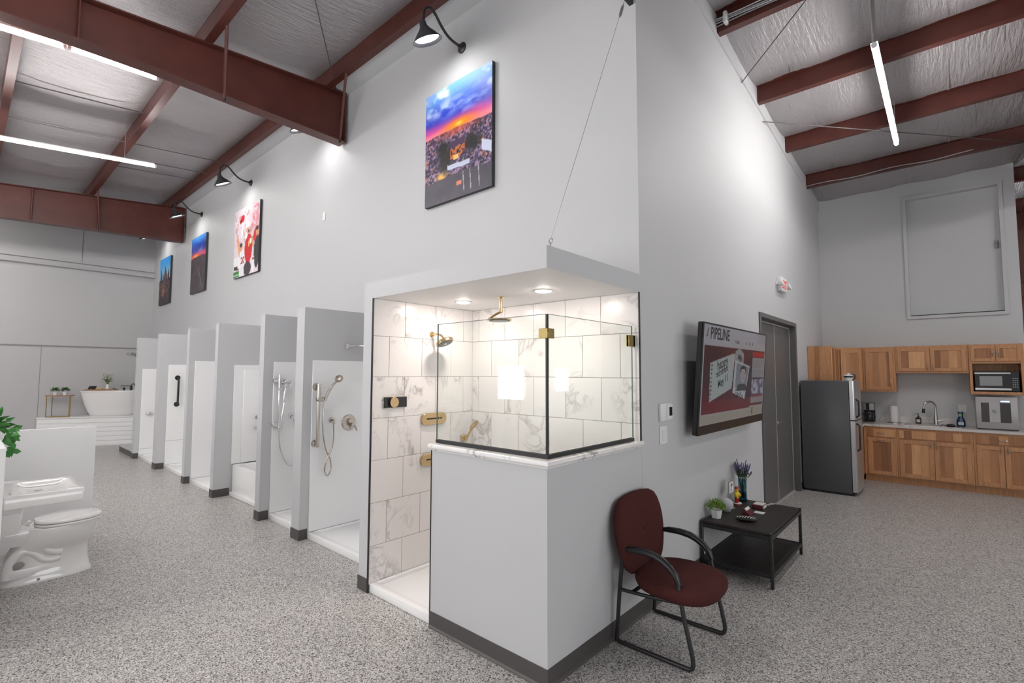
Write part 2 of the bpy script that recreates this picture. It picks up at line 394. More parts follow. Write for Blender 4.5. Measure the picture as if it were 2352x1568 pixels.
# long wall with pictures and stalls, and the television wall at right angles to it
wa = struct(MB().box(XL, 0, D, D+.15, 0, 5.47), 'wall_shower', 'wall_paint', smooth=False)
struct(MB().box(XL, -0.0, .868, D, 5.255, 5.275), 'trim_1', 'wall_paint', smooth=False)
Y1, Y2, HD = 4.04, 5.85, 2.363
wb = MB()
def wpoly(y0, y1, z0): return [(y0, z0), (y1, z0), (y1, zr(y1)+.21), (y0, zr(y0)+.21)]
wb.prism_x(wpoly(D+.15, Y1, 0), -.15, 0); wb.prism_x(wpoly(Y1, Y2, HD), -.15, 0); wb.prism_x(wpoly(Y2, YK+.15, 0), -.15, 0)
struct(wb, 'wall_tv', 'wall_paint', smooth=False)
tb = MB(); tb.prism_x([(D+.15, zr(D+.15)-.03), (YK, zr(YK)-.03), (YK, zr(YK)+.2), (D+.15, zr(D+.15)+.2)], 0, 0.02)
struct(tb, 'trim_2', 'wall_paint', smooth=False)

# kitchen wall with a recessed hatch
WX1, WX2, WZ1, WZ2, XE = 1.215, 2.275, 2.553, 4.427, 2.45
def kz(x): return zr(YK)+.2
kw = MB(); zt = zr(YK)+.2
kw.box(0, WX1, YK, YK+.15, 0, zt); kw.box(WX2, XE, YK, YK+.15, 0, zt); kw.box(WX1, WX2, YK, YK+.15, 0, WZ1); kw.box(WX1, WX2, YK, YK+.15, WZ2, zt)
struct(kw, 'wall_kitchen', 'wall_paint', smooth=False)
hw = struct(MB().box(WX1, WX2, YK+.09, YK+.13, WZ1, WZ2), 'window_1', 'wall_paint', label='painted-over hatch panel high on the kitchen wall', smooth=False)
fr = MB(); t = .045
fr.box(WX1-t, WX1, YK-.03, YK, WZ1-t, WZ2+t); fr.box(WX2, WX2+t, YK-.03, YK, WZ1-t, WZ2+t)
fr.box(WX1, WX2, YK-.03, YK, WZ1-t, WZ1); fr.box(WX1, WX2, YK-.03, YK, WZ2, WZ2+t)
build(fr, 'window_frame', 'wall_paint', hw, smooth=False)
build(MB().box(WX1, WX2, YK+.07, YK+.09, WZ1, WZ1+.022), 'gap_strip', 'black_plastic', hw, smooth=False)
lt = MB().box(WX2-.06, WX2-.025, YK+.05, YK+.09, 3.50, 3.61).box(WX2-.05, WX2-.035, YK+.035, YK+.05, 3.52, 3.59); build(lt, 'latch', 'grey_plastic', hw, bevel=.004)

# far left wall: metal panels, girt and seams
wl = struct(MB().box(XL-.15, XL, YB, D+.15, 0, 5.4), 'wall_left', 'metal_panel', smooth=False)
girt = MB().prism_y([(XL, 4.01), (XL+.16, 4.01), (XL+.16, 4.03), (XL+.02, 4.05), (XL+.02, 4.14), (XL+.10, 4.15), (XL+.10, 4.17), (XL, 4.17)], YB, D)
build(girt, 'girt', 'metal_panel', wl, smooth=False)
build(MB().box(XL, XL+.012, YB, D, 2.205, 2.235), 'seam_trim', 'seam', wl, smooth=False)
build(MB().box(XL, XL+.006, -.316, -.304, 4.17, 5.2), 'panel_joint', 'seam', wl, smooth=False)
build(MB().box(XL, XL+.004, -.91, -.902, 0, 2.2), 'panel_joint', 'seam', wl, smooth=False)

# walls behind the camera with small mirrored windows and added wide ones
def wall_openings(axis, val, th, a0, a1, z0, z1, ops):
    mb = MB(); cur = a0
    def bx(p0, p1, q0, q1):
        if p1 - p0 < 1e-4 or q1 - q0 < 1e-4: return
        (mb.box(p0, p1, val, val+th, q0, q1) if axis == 'y' else mb.box(val, val+th, p0, p1, q0, q1))
    for (b0, b1, c0, c1) in sorted(ops):
        bx(cur, b0, z0, z1); bx(b0, b1, z0, c0); bx(b0, b1, c1, z1); cur = b1
    bx(cur, a1, z0, z1); return mb
OPB = [(-4.2, 2.0, 0.7, 2.8), (-6.5, -5.7, 1.02, 1.82)]  # wide unseen window added for frontal daylight; the small one reflects in the glass
OPR = [(-3.7, 1.3, 0.7, 2.8), (7.55, 8.05, 1.2, 1.74)]  # long side window is unseen, added for its daylight; small one mirrors in glass
struct(wall_openings('y', YB-.15, .15, XL, XR, 0, 5.5, OPB), 'wall_back', 'wall_paint', smooth=False)
struct(wall_openings('x', XR, .15, YB, YF, 0, 5.5, OPR), 'wall_right', 'wall_paint', smooth=False)
n = 2
for (a, b_, c, d), ax in [(o, 'y') for o in OPB] + [(o, 'x') for o in OPR]:
    mb = MB(); t = .05; k = max(1, round((b_-a)/0.9)); 
    def fb(p0, p1, q0, q1):
        mb.box(p0, p1, YB-.13, YB-.09, q0, q1) if ax == 'y' else mb.box(XR+.09, XR+.13, p0, p1, q0, q1)
    fb(a, b_, c, c+t); fb(a, b_, d-t, d); fb(a, a+t, c+t, d-t); fb(b_-t, b_, c+t, d-t)
    for i in range(1, k): x = a + (b_-a)*i/k; fb(x-.025, x+.025, c+t, d-t)
    if (b_-a) < 1: x = a + (b_-a)*.66; fb(x-.02, x+.02, c+t, d-t)
    struct(mb, 'window_%d' % n, 'white_paint', smooth=False); n += 1
struct(MB().box(XE-.3, XR, YF, YF+.15, 0, 5.5), 'wall_far', 'dark_panel', smooth=False)

# ceiling: sagging foil-faced insulation over red steel
ceil = thing('ceiling', 'foil-faced insulation ceiling on red steel framing', None, (0, 0, 5.0), kind='structure')
PL = [0.775 - 1.345*i for i in range(0, 6)]
PRR = [2.80, 4.18, 5.53, 6.88, 8.23, 9.55]
def blanket(y0, y1, zf, x0, x1, seed):
    nx = int((x1-x0)/.11); ny = 10; r = np.random.default_rng(seed)
    ph = r.random(8)*6.28; rings = []
    for j in range(ny+1):
        v = j/ny; y = y0 + (y1-y0)*v; ring = []
        for i in range(nx+1):
            x = x0 + (x1-x0)*i/nx
            wv = .35*math.sin(x*1.75+ph[0]) + .25*math.sin(x*4.1+ph[1]+v*1.2) + .12*math.sin(x*8.7+ph[2]-v*2) + .10*math.sin(x*15+ph[3]+v*3)
            sag = (4*v*(1-v))**.8 * (.065 + .035*wv) + .010*math.sin(x*9+ph[4]+v*4)*v*(1-v)*4
            ring.append((x, y, zf(y) + .2 - sag))
        rings.append(ring)
    m = MB(); m.loft(rings, cap=False, closed=False); return m
eds = [YB-.2] + sorted(PL) + [1.17]
for i in range(len(eds)-1):
    build(blanket(eds[i], eds[i+1], zl, XL, XR, 10+i), 'insulation_blanket', 'insulation', ceil, angle=80)
eds = [1.17] + PRR + [YF+.2]
for i in range(len(eds)-1):
    build(blanket(eds[i], eds[i+1], (lambda y: zr(y) + (.05 if y < 1.2 else 0)), -.1, XR, 30+i), 'insulation_blanket', 'insulation', ceil, angle=80)
struct(MB().prism_x([(YB-.3, zl(YB-.3)+.26), (1.25, zl(1.25)+.26), (YF+.3, zr(YF+.3)+.3), (YF+.3, zr(YF+.3)+.36), (1.25, zl(1.25)+.34), (YB-.3, zl(YB-.3)+.33)], XL-.2, XR+.3), 'roof_deck', 'metal_panel', parent=ceil, smooth=False)
def purlin(y, z, x0, x1, fl=0.075, h=0.2):
    m = MB(); t = .006
    m.box(x0, x1, y-t, y, z, z+h); m.box(x0, x1, y, y+fl, z, z+t); m.box(x0, x1, y-fl, y-t, z+h-t, z+h)
    m.box(x0, x1, y+fl-t, y+fl, z+t, z+.022); return m
for y in PL:
    build(purlin(y, zl(y+.04), XL, XR), 'purlin', 'red_steel', ceil, smooth=False, label='rust-red steel purlin')
for y in PRR:
    build(purlin(y, zr(y), 0.0, XR), 'purlin', 'red_steel', ceil, smooth=False, label='rust-red steel purlin')
# white seams of the insulation along the slope, seen on the kitchen side
for x in (.42, 1.75, 3.1):
    for a, b_ in zip(PRR[:-1], PRR[1:]):
        m = MB(); m.box(x, x+.015, a+.1, b_-.12, 0, .004)
        m.v = [(p[0], p[1], p[2] + zr(p[1]) + .2 - .075*(4*(p[1]-a)/(b_-a)*(1-(p[1]-a)/(b_-a)))**.8 - .012) for p in m.v]
        build(m, 'seam_tape', 'seam', ceil, smooth=False)
# rafters: tapered steel I-beams with stiffeners and fly braces
def rafter(x, ys, bots, topf, braces, stiff):
    web = MB(); t = .012; top = [topf(y) for y in ys]
    poly = [(y, b_) for y, b_ in zip(ys, bots)] + [(y, z) for y, z in zip(ys[::-1], top[::-1])]
    web.prism_x(poly, x-t/2, x+t/2)
    o = build(web, 'rafter', 'red_steel', ceil, smooth=False, label='rust-red tapered steel rafter')
    f = MB(); f.prism_x([(y, b_) for y, b_ in zip(ys, bots)] + [(y, b_-.014) for y, b_ in zip(ys[::-1], bots[::-1])], x-.085, x+.085)
    build(f, 'bottom_flange', 'red_steel', o, smooth=False)
    f = MB(); f.prism_x([(y, b_) for y, b_ in zip(ys, top)] + [(y, b_-.014) for y, b_ in zip(ys[::-1], top[::-1])], x-.085, x+.085)
    build(f, 'top_flange', 'red_steel', o, smooth=False)
    for ys_ in stiff:
        zb = float(np.interp(ys_, ys, bots)) if ys[1] > ys[0] else float(np.interp(ys_, ys[::-1], bots[::-1]))
        build(MB().box(x-.08, x+.08, ys_-.006, ys_+.006, zb, topf(ys_)-.014), 'stiffener', 'red_steel', o, smooth=False)
    for (yb, zb_, xo, yt, zt_) in braces:
        build(MB().tube([(x+.06, yb, zb_), (x+xo, yt, zt_)], .016, 6), 'fly_brace', 'red_rod', o)
        build(MB().cyl((x+.06, yb, zb_-.03), (x+.06, yb, zb_+.02), .016, n=8), 'bolt', 'black_metal', o)
    return o
r1 = rafter(-4.13, [1.05, -1.0, -2.03, -6.4], [4.605, 4.626, 4.602, 4.47], zl, [(.98, 4.60, .50, .80, 5.24), (-.36, 4.58, .50, -.5, 5.12)], [1.04, -1.55])
rafter(-10.9, [1.05, -1.75, -6.4], [4.50, 4.395, 4.2], zl, [(-.38, 4.46, .45, -.5, 5.12), (-1.36, 4.42, .0, -1.36, 4.98)], [1.04, -.42, -1.36])
rafter(2.72, [1.0, -1.6, -6.4], [4.6, 4.54, 4.35], zl, [], [])
rafter(2.72, [1.4, 4.5, 9.6], [4.55, 4.35, 4.0], zr, [], [])
cm = MB(); cm.box(2.50, 2.80, 9.35, 9.37, 0, 4.3); cm.box(2.50, 2.80, 9.63, 9.65, 0, 4.3); cm.box(2.64, 2.66, 9.37, 9.63, 0, 4.3)
struct(cm, 'column', 'red_steel', smooth=False, label='rust-red steel column beyond the kitchen wall')
struct(purlin(9.2, 2.9, 2.46, XR, h=.22), 'trim_3', 'red_steel', smooth=False)
# sag rods between the purlins
for (x, y0, y1) in ((-6.5, -1.9, -.5), (-7.75, -1.9, .78), (-8.5, -.55, .78), (-9.0, -.55, .78)):
    build(MB().tube([(x, y0, zl(y0)+.09), (x, y1, zl(y1)+.09)], .008, 6), 'sag_rod', 'cable_dark', ceil)
# conduit clipped along the last purlin, bundled cables on the first
cp = [(x, 6.86, zr(6.88)+.015+.012*math.sin(x*7)) for x in np.linspace(.02, 2.0, 14)]
build(MB().tube(cp, .009, 6), 'conduit', 'steel', ceil)
for k in range(4):
    build(MB().tube([(x, 2.775-.012*k, zr(2.8)+.05+.018*k+.01*math.sin(x*5+k)) for x in np.linspace(.02, 1.6, 12)], .007, 6), 'cable', 'cable' if k % 2 else 'grey_plastic', ceil)
build(MB().box(.10, .14, 2.72, 2.80, zr(2.8)+.03, zr(2.8)+.15), 'cable_strap', 'white_plastic', ceil, bevel=.01)

# ------------------------------------------------------------------ shower in the corner
L1, L2, HS, HT = .963, 1.698, 2.2253, 2.3528
wt = .013
struct(MB().box(-L2-.125, -L2-wt, 0.0, D, 0, HS), 'wall_shower_side', 'wall_paint', smooth=False, bevel=0)
pier = bpy.data.objects['wall_shower_side']
so = struct(MB().box(-L2-.125, 0, 0, D, HS, HT), 'ceiling_soffit', 'soffit_paint', smooth=False)
build(MB().box(-L2-.1251, .0006, -.0006, 0, HS+.0, HT), 'front_face', 'wall_paint', so, smooth=False)
build(MB().box(0, .0012, 0, D, HS, HT), 'end_face', 'wall_paint', so, smooth=False)
for (x, y) in ((-1.315, .595), (-.478, .583)):
    dl = thing('recessed_downlight', 'round recessed downlight glowing warm white in the shower soffit, ' + ('nearer the wall-mounted shower head' if x < -1 else 'nearer the glass corner'), 'downlight', (x, y, HS), group='shower downlights')
    build(MB().lathe([(.068, 0), (.068, -.004), (.056, -.006), (.056, 0)], (x, y, HS), 20), 'trim_ring', 'fixture_white', dl)
    build(MB().lathe([(.0, -.016), (.025, -.014), (.045, -.0095), (.056, -.003), (.056, -.0015), (.0, -.0015)], (x, y, HS), 20), 'lens', 'downlight_glow', dl)
# marble tiles, one object each, on a grout bed
gb = struct(MB().box(-L2-wt, -L2-.004, .006, D-wt, .05, HS), 'wall_tile_side', 'grout', smooth=False)
gk = struct(MB().box(-L2-.004, -.004, D-wt, D-.0005, .05, HS), 'wall_tile_back', 'grout', smooth=False)
rows = [1.613 + .3205*i for i in range(-6, 3)]
T = .325; gp = .0016
for k, z0 in enumerate(rows[:-1]):
    z1 = rows[k+1]; za, zb = max(z0, .05), min(z1, HS)
    if zb - za < .01: continue
    odd = (k % 2 == 0)     # rows whose joints start at the cut tile
    ph = .306 if not odd else .156
    ys = [.006] + [y for y in (ph + T*i for i in range(-1, 4)) if .02 < y < D-wt-.01] + [D-wt]
    for a, b_ in zip(ys[:-1], ys[1:]):
        build(MB().box(-L2-.006, -L2, a+gp, b_-gp, za+gp, zb-gp), 'tile', 'marble_tile', gb, bevel=.0015, angle=20)
    ph = -.312 if not odd else -.150
    xs = [-L2] + sorted(x for x in (ph - T*i for i in range(-1, 6)) if -L2+.02 < x < -.02) + [-.003]
    for a, b_ in zip(xs[:-1], xs[1:]):
        build(MB().box(a+gp, b_-gp, D-wt-.006, D-wt+.002, za+gp, zb-gp), 'tile', 'marble_tile', gk, bevel=.0015, angle=20)

# black metal edge profiles of the tiling
struct(MB().box(-L2-.004, -L2+.006, -.004, .006, 0, HS), 'trim_4', 'black_metal', smooth=False)
struct(MB().box(-.006, .004, D-.014, D-.004, 1.175, HS), 'trim_5', 'black_metal', smooth=False)
struct(MB().box(-L1-.007, -L1+.001, -.003, .007, 0, 1.135), 'trim_6', 'black_metal', smooth=False)
# half wall in front of the shower
pw = MB().prism_z([(-L1, 0), (0, 0), (0, D-.002), (-.13, D-.015), (-.13, .13), (-L1, .13)], 0, 1.135)
struct(pw, 'wall_pony', 'wall_paint', smooth=False)
bb = MB(); bh = .1
bb.box(-L1, .006, -.006, 0, 0, bh); bb.box(0, .006, 0, Y1-.0, 0, bh); struct(bb, 'baseboard_pony', 'baseboard', smooth=False)
bt = MB(); bt.prism_x([(-.006, 0), (-.016, 0), (-.014, .006), (-.006, .016)], -L1, .012); bt.prism_y([(.006, 0), (.016, 0), (.014, .006), (.006, .016)], -.006, Y1)
build(bt, 'toe', 'baseboard', bpy.data.objects['baseboard_pony'], smooth=False)
struct(MB().box(0, .006, Y2, YK, 0, bh), 'baseboard_tv', 'baseboard', smooth=False)
struct(MB().box(-L2-.125-.003, -L2-.006, -.006, 0, 0, bh), 'baseboard_shower', 'baseboard', smooth=False)
build(MB().box(-L2-.131, -L2-.125, -.006, .5, 0, bh), 'return', 'baseboard', bpy.data.objects['baseboard_shower'], smooth=False)
# marble cap with an ogee edge, swept round the outer corner
cap = MB(); prof = [(0.0, 1.135), (.006, 1.135), (.008, 1.143), (.016, 1.146), (.021, 1.153), (.021, 1.163), (.017, 1.171), (.009, 1.175), (0, 1.175)]
def capring(off): return None
path = [(-L1-.022, 0, 0, -1), (0, 0, 1, -1), (0, D, 1, 0)]
rings = [[(x+o*nx_, y+o*ny_, z) for o, z in prof] for x, y, nx_, ny_ in path]
cap.loft(rings)
cap.prism_z([(-L1-.022, 0), (0, 0), (0, D-.002), (-.15, D-.015), (-.15, .15), (-L1-.022, .15)], 1.135, 1.175)
tag(build(cap, 'half_wall_cap', 'marble_cap', angle=30), 'white veined marble cap with moulded edge on the shower half wall', 'cap')
# glass screens
GZ0, GZ1 = 1.176, 1.978
gs = thing('shower_screen', 'frameless corner glass screen with brass clips on the shower half wall', 'glass screen', (-.045, .06, 1.175))
build(MB().box(-.985, -.052, .055, .065, GZ0, GZ1), 'glass_pane', 'shower_glass', gs, smooth=False, label='long clear glass pane')
build(MB().box(-.050, -.040, .068, 1.045, GZ0, GZ1), 'glass_pane', 'shower_glass', gs, smooth=False, label='short clear glass pane')
ge = MB(); ge.box(-.985, -.052, .055, .065, GZ1, GZ1+.002); ge.box(-.987, -.985, .055, .065, 1.198, GZ1+.002); ge.box(-.050, -.040, .068, 1.045, GZ1, GZ1+.002); ge.box(-.050, -.040, 1.045, 1.047, 1.198, GZ1+.002)
build(ge, 'polished_edge', 'glass_edge', gs, smooth=False)
ch = MB(); ch.box(-.985, -.034, .049, .0545, 1.175, 1.198); ch.box(-.985, -.0555, .0655, .071, 1.175, 1.198); ch.box(-.0395, -.034, .0545, 1.045, 1.175, 1.198); ch.box(-.056, -.0505, .071, 1.045, 1.175, 1.198)
build(ch, 'channel', 'black_metal', gs, smooth=False)
build(MB().box(-.051, -.0395, .054, .0675, 1.175, 1.978), 'corner_seal', 'black_metal', gs, smooth=False)
cl = MB(); cl.box(-.095, -.030, .046, .0545, 1.842, 1.898); cl.box(-.0395, -.030, .0545, .11, 1.842, 1.898)
build(cl, 'corner_clip', 'brass_clip', gs, bevel=.002)
cl = MB(); cl.box(-.058, -.0505, .985, 1.07, 1.835, 1.915); cl.box(-.0395, -.032, .985, 1.07, 1.835, 1.915); cl.box(-.058, -.032, 1.047, 1.073, 1.835, 1.915)
build(cl, 'wall_clip', 'brass_clip', gs, bevel=.002)
# white shower tray
def tray(x0, x1, y0, y1, label, h=.062, curb=.06, parent_name='shower_tray', group='white shower trays'):
    m = MB(); m.box(x0, x1, y0, y0+curb, 0, h); m.box(x0, x0+.03, y0+curb, y1, 0, h); m.box(x1-.03, x1, y0+curb, y1, 0, h); m.box(x0+.03, x1-.03, y1-.03, y1, 0, h)
    m.box(x0+.03, x1-.03, y0+curb, y1-.03, 0, h-.022)
    t_ = thing(parent_name, label, 'shower tray', ((x0+x1)/2, (y0+y1)/2, 0), group=group)
    build(m, 'basin', 'white_acrylic', t_, bevel=.006, seg=2)
    cx, cy = (x0+x1)/2, (y0+y1)/2
    build(MB().lathe([(0, 0), (.05, 0), (.05, .003), (0, .004)], (cx, cy, h-.022), 16), 'drain', 'chrome', t_)
    return t_
tray(-L2+.002, -.135, .012, D-.02, 'white shower tray inside the marble-tiled corner shower')
# fittings on the marble
g = thing('rain_shower_head', 'round brass rain shower head hanging from the shower soffit', 'shower head', (-.907, .61, HS))
build(MB().lathe([(0, 0), (.03, 0), (.028, -.006), (.012, -.010), (.012, -.014), (0, -.014)], (-.907, .61, HS), 16), 'flange', 'gold', g)
build(MB().lathe([(.010, -.012), (.010, -.085), (.014, -.088), (.014, -.118), (.009, -.122), (0, -.122)], (-.907, .61, HS), 14), 'drop_pipe', 'gold', g)
build(MB().tube([(-.907, .61, HS-.112), (-.945, .585, HS-.135), (-.985, .555, HS-.170)], .009, 8), 'arm', 'gold', g)
build(MB().lathe([(0, .014), (.02, .012), (.09, .008), (.097, .002), (.095, -.004), (0, -.006)], (-.912, .60, HS-.178), 28), 'plate', 'gold', g)
build(MB().lathe([(0, -.0062), (.08, -.0062), (.08, -.0085), (0, -.0085)], (-.912, .60, HS-.178), 24), 'spray_face', 'spray_face', g)
g = thing('wall_shower_head', 'round brass shower head with dark spray face on the marble side wall', 'shower head', (-L2, .585, 1.975))
build(MB().lathe([(0, 0), (.028, 0), (.026, .007), (.012, .010), (0, .010)], mat=Matrix.Translation((-L2, .585, 1.975)) @ Matrix.Rotation(PI/2, 4, 'Y'), n=16), 'flange', 'gold', g)
build(MB().tube([(-L2+.005, .585, 1.975), (-L2+.06, .595, 1.977), (-L2+.10, .605, 1.965), (-L2+.125, .612, 1.935)], .010, 8), 'arm', 'gold', g)
ax = Matrix.Translation((-L2+.135, .615, 1.905)) @ Matrix.Rotation(-.42, 4, 'Y') @ Matrix.Rotation(.12, 4, 'X')
build(MB().lathe([(0, .035), (.018, .033), (.03, .022), (.07, .018), (.078, .008), (.078, -.008), (.070, -.012), (0, -.012)], mat=ax, n=28), 'head', 'gold', g)
build(MB().lathe([(0, -.0122), (.066, -.0122), (.064, -.016), (0, -.016)], mat=ax, n=24), 'spray_face', 'spray_face', g)
build(MB().lathe([(0, -.016), (.012, -.016), (.010, -.021), (0, -.021)], mat=ax, n=12), 'nozzle', 'chrome', g)
g = thing('shower_control', 'black glass shower control plate with round dial and brass edge', 'shower control', (-L2, .21, 1.37))
build(MB().box(-L2, -L2+.012, .104, .322, 1.368, 1.455), 'plate', 'gold', g, bevel=.002)
build(MB().box(-L2+.012, -L2+.018, .107, .322, 1.370, 1.453), 'face', 'black_gloss', g, bevel=.002)
dm = Matrix.Translation((-L2+.018, .187, 1.412)) @ Matrix.Rotation(PI/2, 4, 'Y')
build(MB().lathe([(0, 0), (.038, 0), (.038, .018), (.036, .020), (0, .020)], mat=dm, n=24), 'dial', 'black_gloss', g)
build(MB().lathe([(.0375, .018), (.040, .018), (.040, .021), (.0375, .021)], mat=dm, n=24), 'dial_ring', 'gold', g)
def pill(y0, y1, z0, z1, x, n=10):
    r = (z1-z0)/2; zc = (z0+z1)/2
    return [(y1-r + r*math.sin(a), zc + r*math.cos(a)) for a in np.linspace(0, PI, n)] + [(y0+r - r*math.sin(a), zc - r*math.cos(a)) for a in np.linspace(0, PI, n)]
for zz, lab in ((1.205, 'upper'), (.865, 'lower')):
    g = thing('body_spray', lab + ' pill-shaped brass body spray with black slot on the marble side wall', 'body spray', (-L2, .61, zz), group='brass body sprays')
    build(MB().prism_x(pill(.472, .745, zz, zz+.100, 0), -L2, -L2+.022), 'plate', 'gold', g, bevel=.003)
    build(MB().box(-L2+.022, -L2+.024, .525, .69, zz+.046, zz+.058), 'slot', 'black_gloss', g)
    build(MB().box(-L2+.022, -L2+.028, .655, .664, zz+.044, zz+.062), 'slider', 'gold', g)
g = thing('hand_shower', 'brass hand shower on a wall bracket behind the glass', 'hand shower', (-L2, .95, 1.02))
build(MB().box(-L2, -L2+.03, .925, .995, 1.035, 1.085), 'bracket', 'gold', g, bevel=.006)
build(MB().tube([(-L2+.03, .955, 1.035), (-L2+.065, .95, 1.07), (-L2+.13, .945, 1.15)], [.014, .012, .011], 10), 'handle', 'gold', g)
ax = Matrix.Translation((-L2+.165, .94, 1.185)) @ Matrix.Rotation(-.75, 4, 'Y')
build(MB().ell((0, 0, 0), (.062, .034, .016), 16, 8), 'head', 'gold', g, world=False).matrix_local = PM[g.name].inverted() @ ax
build(MB().cyl((-L2+.03, .955, 1.035), (-L2+.028, .957, .99), .010, n=8), 'hose_nut', 'chrome', g)

# ------------------------------------------------------------------ stalls along the long wall
DIV = [(-3.365, -3.20), (-4.285, -4.165), (-5.765, -5.66), (-7.0, -6.885), (-8.665, -8.47), (-10.18, -10.03)]
YP, HP = .177, 2.305
Y0P = [.268, .285, .385, .258, .305, .258]
DL = ['between the nickel shower stall and the chrome shower stall', 'between the chrome shower stall and the tub stall', 'between the tub stall and the plain white stall', 'between the plain white stall and the grab-bar stall', 'between the grab-bar stall and the soap-dish stall', 'at the end beside the bathtub platform']
for k, (a, b_) in enumerate(DIV):
    o = struct(MB().box(a, b_, YP, D, 0, HP), 'wall_stall_divider', 'wall_paint', smooth=False, label='grey stall divider ' + DL[k])
    build(MB().box(a-.005, b_+.005, YP-.006, YP, 0, bh).box(a-.005, a, YP, YP+.1, 0, bh).box(b_, b_+.005, YP, Y0P[k]-.01, 0, bh), 'baseboard', 'baseboard', o, smooth=False)
TOPS = [1.77, 1.766, 1.745, 1.812, 1.772, 1.703]
BAY = [(DIV[0][1], -L2-.125), (DIV[1][1], DIV[0][0]), (DIV[2][1], DIV[1][0]), (DIV[3][1], DIV[2][0]), (DIV[4][1], DIV[3][0]), (DIV[5][1], DIV[4][0])]
NM = ['nickel-fitted stall nearest the marble shower', 'chrome-fitted stall', 'tub stall', 'plain stall without fittings', 'stall with black grab bar', 'stall with small soap dish, farthest from the marble shower']
for k, (xa, xb) in enumerate(BAY):
    top, y0 = TOPS[k], Y0P[k]
    sp_ = thing('shower_surround', 'glossy white wall surround in the ' + NM[k], 'shower surround', ((xa+xb)/2, D, 0), group='white shower surrounds')
    zb = .064 if k != 2 else .41
    zsplit = {4: .467, 5: .172}.get(k)
    segs = [(zb, zsplit-.002), (zsplit+.002, top)] if zsplit else [(zb, top)]
    for (q0, q1) in segs:
        build(MB().box(xa+.001, xa+.013, y0, D-.013, q0, q1), 'side_panel', 'white_acrylic', sp_, bevel=.004)
        build(MB().box(xa+.001, xb-.001, D-.013, D-.001, q0, q1), 'back_panel', 'white_acrylic', sp_, bevel=.004)
        build(MB().box(xb-.013, xb-.001, y0, D-.013, q0, q1), 'side_panel', 'white_acrylic', sp_, bevel=.004)
    if k == 2:
        build(MB().box(xa+.013, xa+.05, .50, D-.013, .42, top-.06), 'corner_column', 'white_acrylic', sp_, bevel=.012, seg=2)
        tb_ = thing('alcove_tub', 'white acrylic alcove bathtub with smooth apron in the tub stall', 'bathtub', ((xa+xb)/2, .6, 0))
        m = MB(); X0, X1, A0, A1 = xa+.014, xb-.014, .40, D-.014
        def rr(x0, x1, ya, yb, r, z, n=6):
            pts = []
            for cx, cy, a0 in ((x1-r, yb-r, 0), (x0+r, yb-r, PI/2), (x0+r, ya+r, PI), (x1-r, ya+r, 1.5*PI)):
                pts += [(cx+r*math.cos(a0+PI/2*i/n), cy+r*math.sin(a0+PI/2*i/n), z) for i in range(n+1)]
            return pts
        m.loft([rr(X0, X1, A0, A1, .02, 0), rr(X0, X1, A0, A1, .02, .39), rr(X0+.006, X1-.006, A0+.006, A1-.006, .02, .405), rr(X0+.07, X1-.07, A0+.075, A1-.05, .12, .405), rr(X0+.085, X1-.085, A0+.09, A1-.065, .12, .385), rr(X0+.14, X1-.2, A0+.13, A1-.10, .12, .12), rr(X0+.2, X1-.26, A0+.18, A1-.15, .1, .09)])
        build(m, 'shell', 'white_acrylic', tb_, angle=50)
        build(MB().box(X0, X1, .372, .40, 0, .05), 'toe_strip', 'white_acrylic', tb_, bevel=.006)
        fx = thing('tub_valve', 'small chrome tub valve and spout on the tub stall side wall', 'tub faucet', (xa+.02, .68, .86))
        mm = Matrix.Translation((xa+.05, .69, 1.02)) @ Matrix.Rotation(PI/2, 4, 'Y')
        build(MB().lathe([(0, 0), (.035, 0), (.03, .012), (.014, .02), (.014, .05), (0, .05)], mat=mm, n=14), 'valve', 'chrome', fx)
        build(MB().tube([(xa+.05, .67, .875), (xa+.13, .67, .875), (xa+.15, .67, .855)], .018, 10), 'spout', 'chrome', fx)
    else:
        tray(xa+.002, xb-.002, y0-.008, D-.015, 'low white shower tray in the ' + NM[k])

def rose(x, y, z, r, h=.012):
    return MB().lathe([(0, 0), (r, 0), (r*.92, h*.7), (r*.45, h), (0, h)], mat=Matrix.Translation((x, y, z)) @ Matrix.Rotation(PI/2, 4, 'Y'), n=18)
# nickel set in the first stall
XN = DIV[0][1] + .013
g = thing('slide_bar_shower', 'brushed nickel slide bar with hand shower and looped hose on white surround', 'shower set', (XN, .31, .93))
for z in (1.50, .93):
    build(rose(XN, .308, z, .038, .02), 'rose', 'nickel', g); build(MB().cyl((XN, .308, z), (XN+.065, .308, z), .016, n=12), 'mount', 'nickel', g)
build(MB().cyl((XN+.06, .308, .90), (XN+.06, .308, 1.53), .016, n=14), 'bar', 'nickel', g)
build(MB().box(XN+.04, XN+.085, .285, .36, 1.355, 1.40), 'slider', 'nickel', g, bevel=.008)
build(MB().tube([(XN+.075, .365, 1.36), (XN+.085, .395, 1.44), (XN+.10, .435, 1.52), (XN+.12, .475, 1.565)], [.014, .014, .013, .014], 10), 'handle', 'nickel', g)
ax = Matrix.Translation((XN+.125, .485, 1.585)) @ Matrix.Rotation(.9, 4, 'X') @ Matrix.Rotation(.6, 4, 'Y')
build(MB().lathe([(0, .02), (.03, .016), (.042, .002), (.042, -.012), (0, -.014)], n=20), 'head', 'nickel', g, world=False).matrix_local = PM[g.name].inverted() @ ax
hz = [(.365, 1.36), (.352, 1.20), (.36, 1.02), (.40, .86), (.455, .76), (.465, .66), (.425, .60), (.385, .66), (.40, .76), (.455, .86), (.485, .98), (.482, 1.13)]
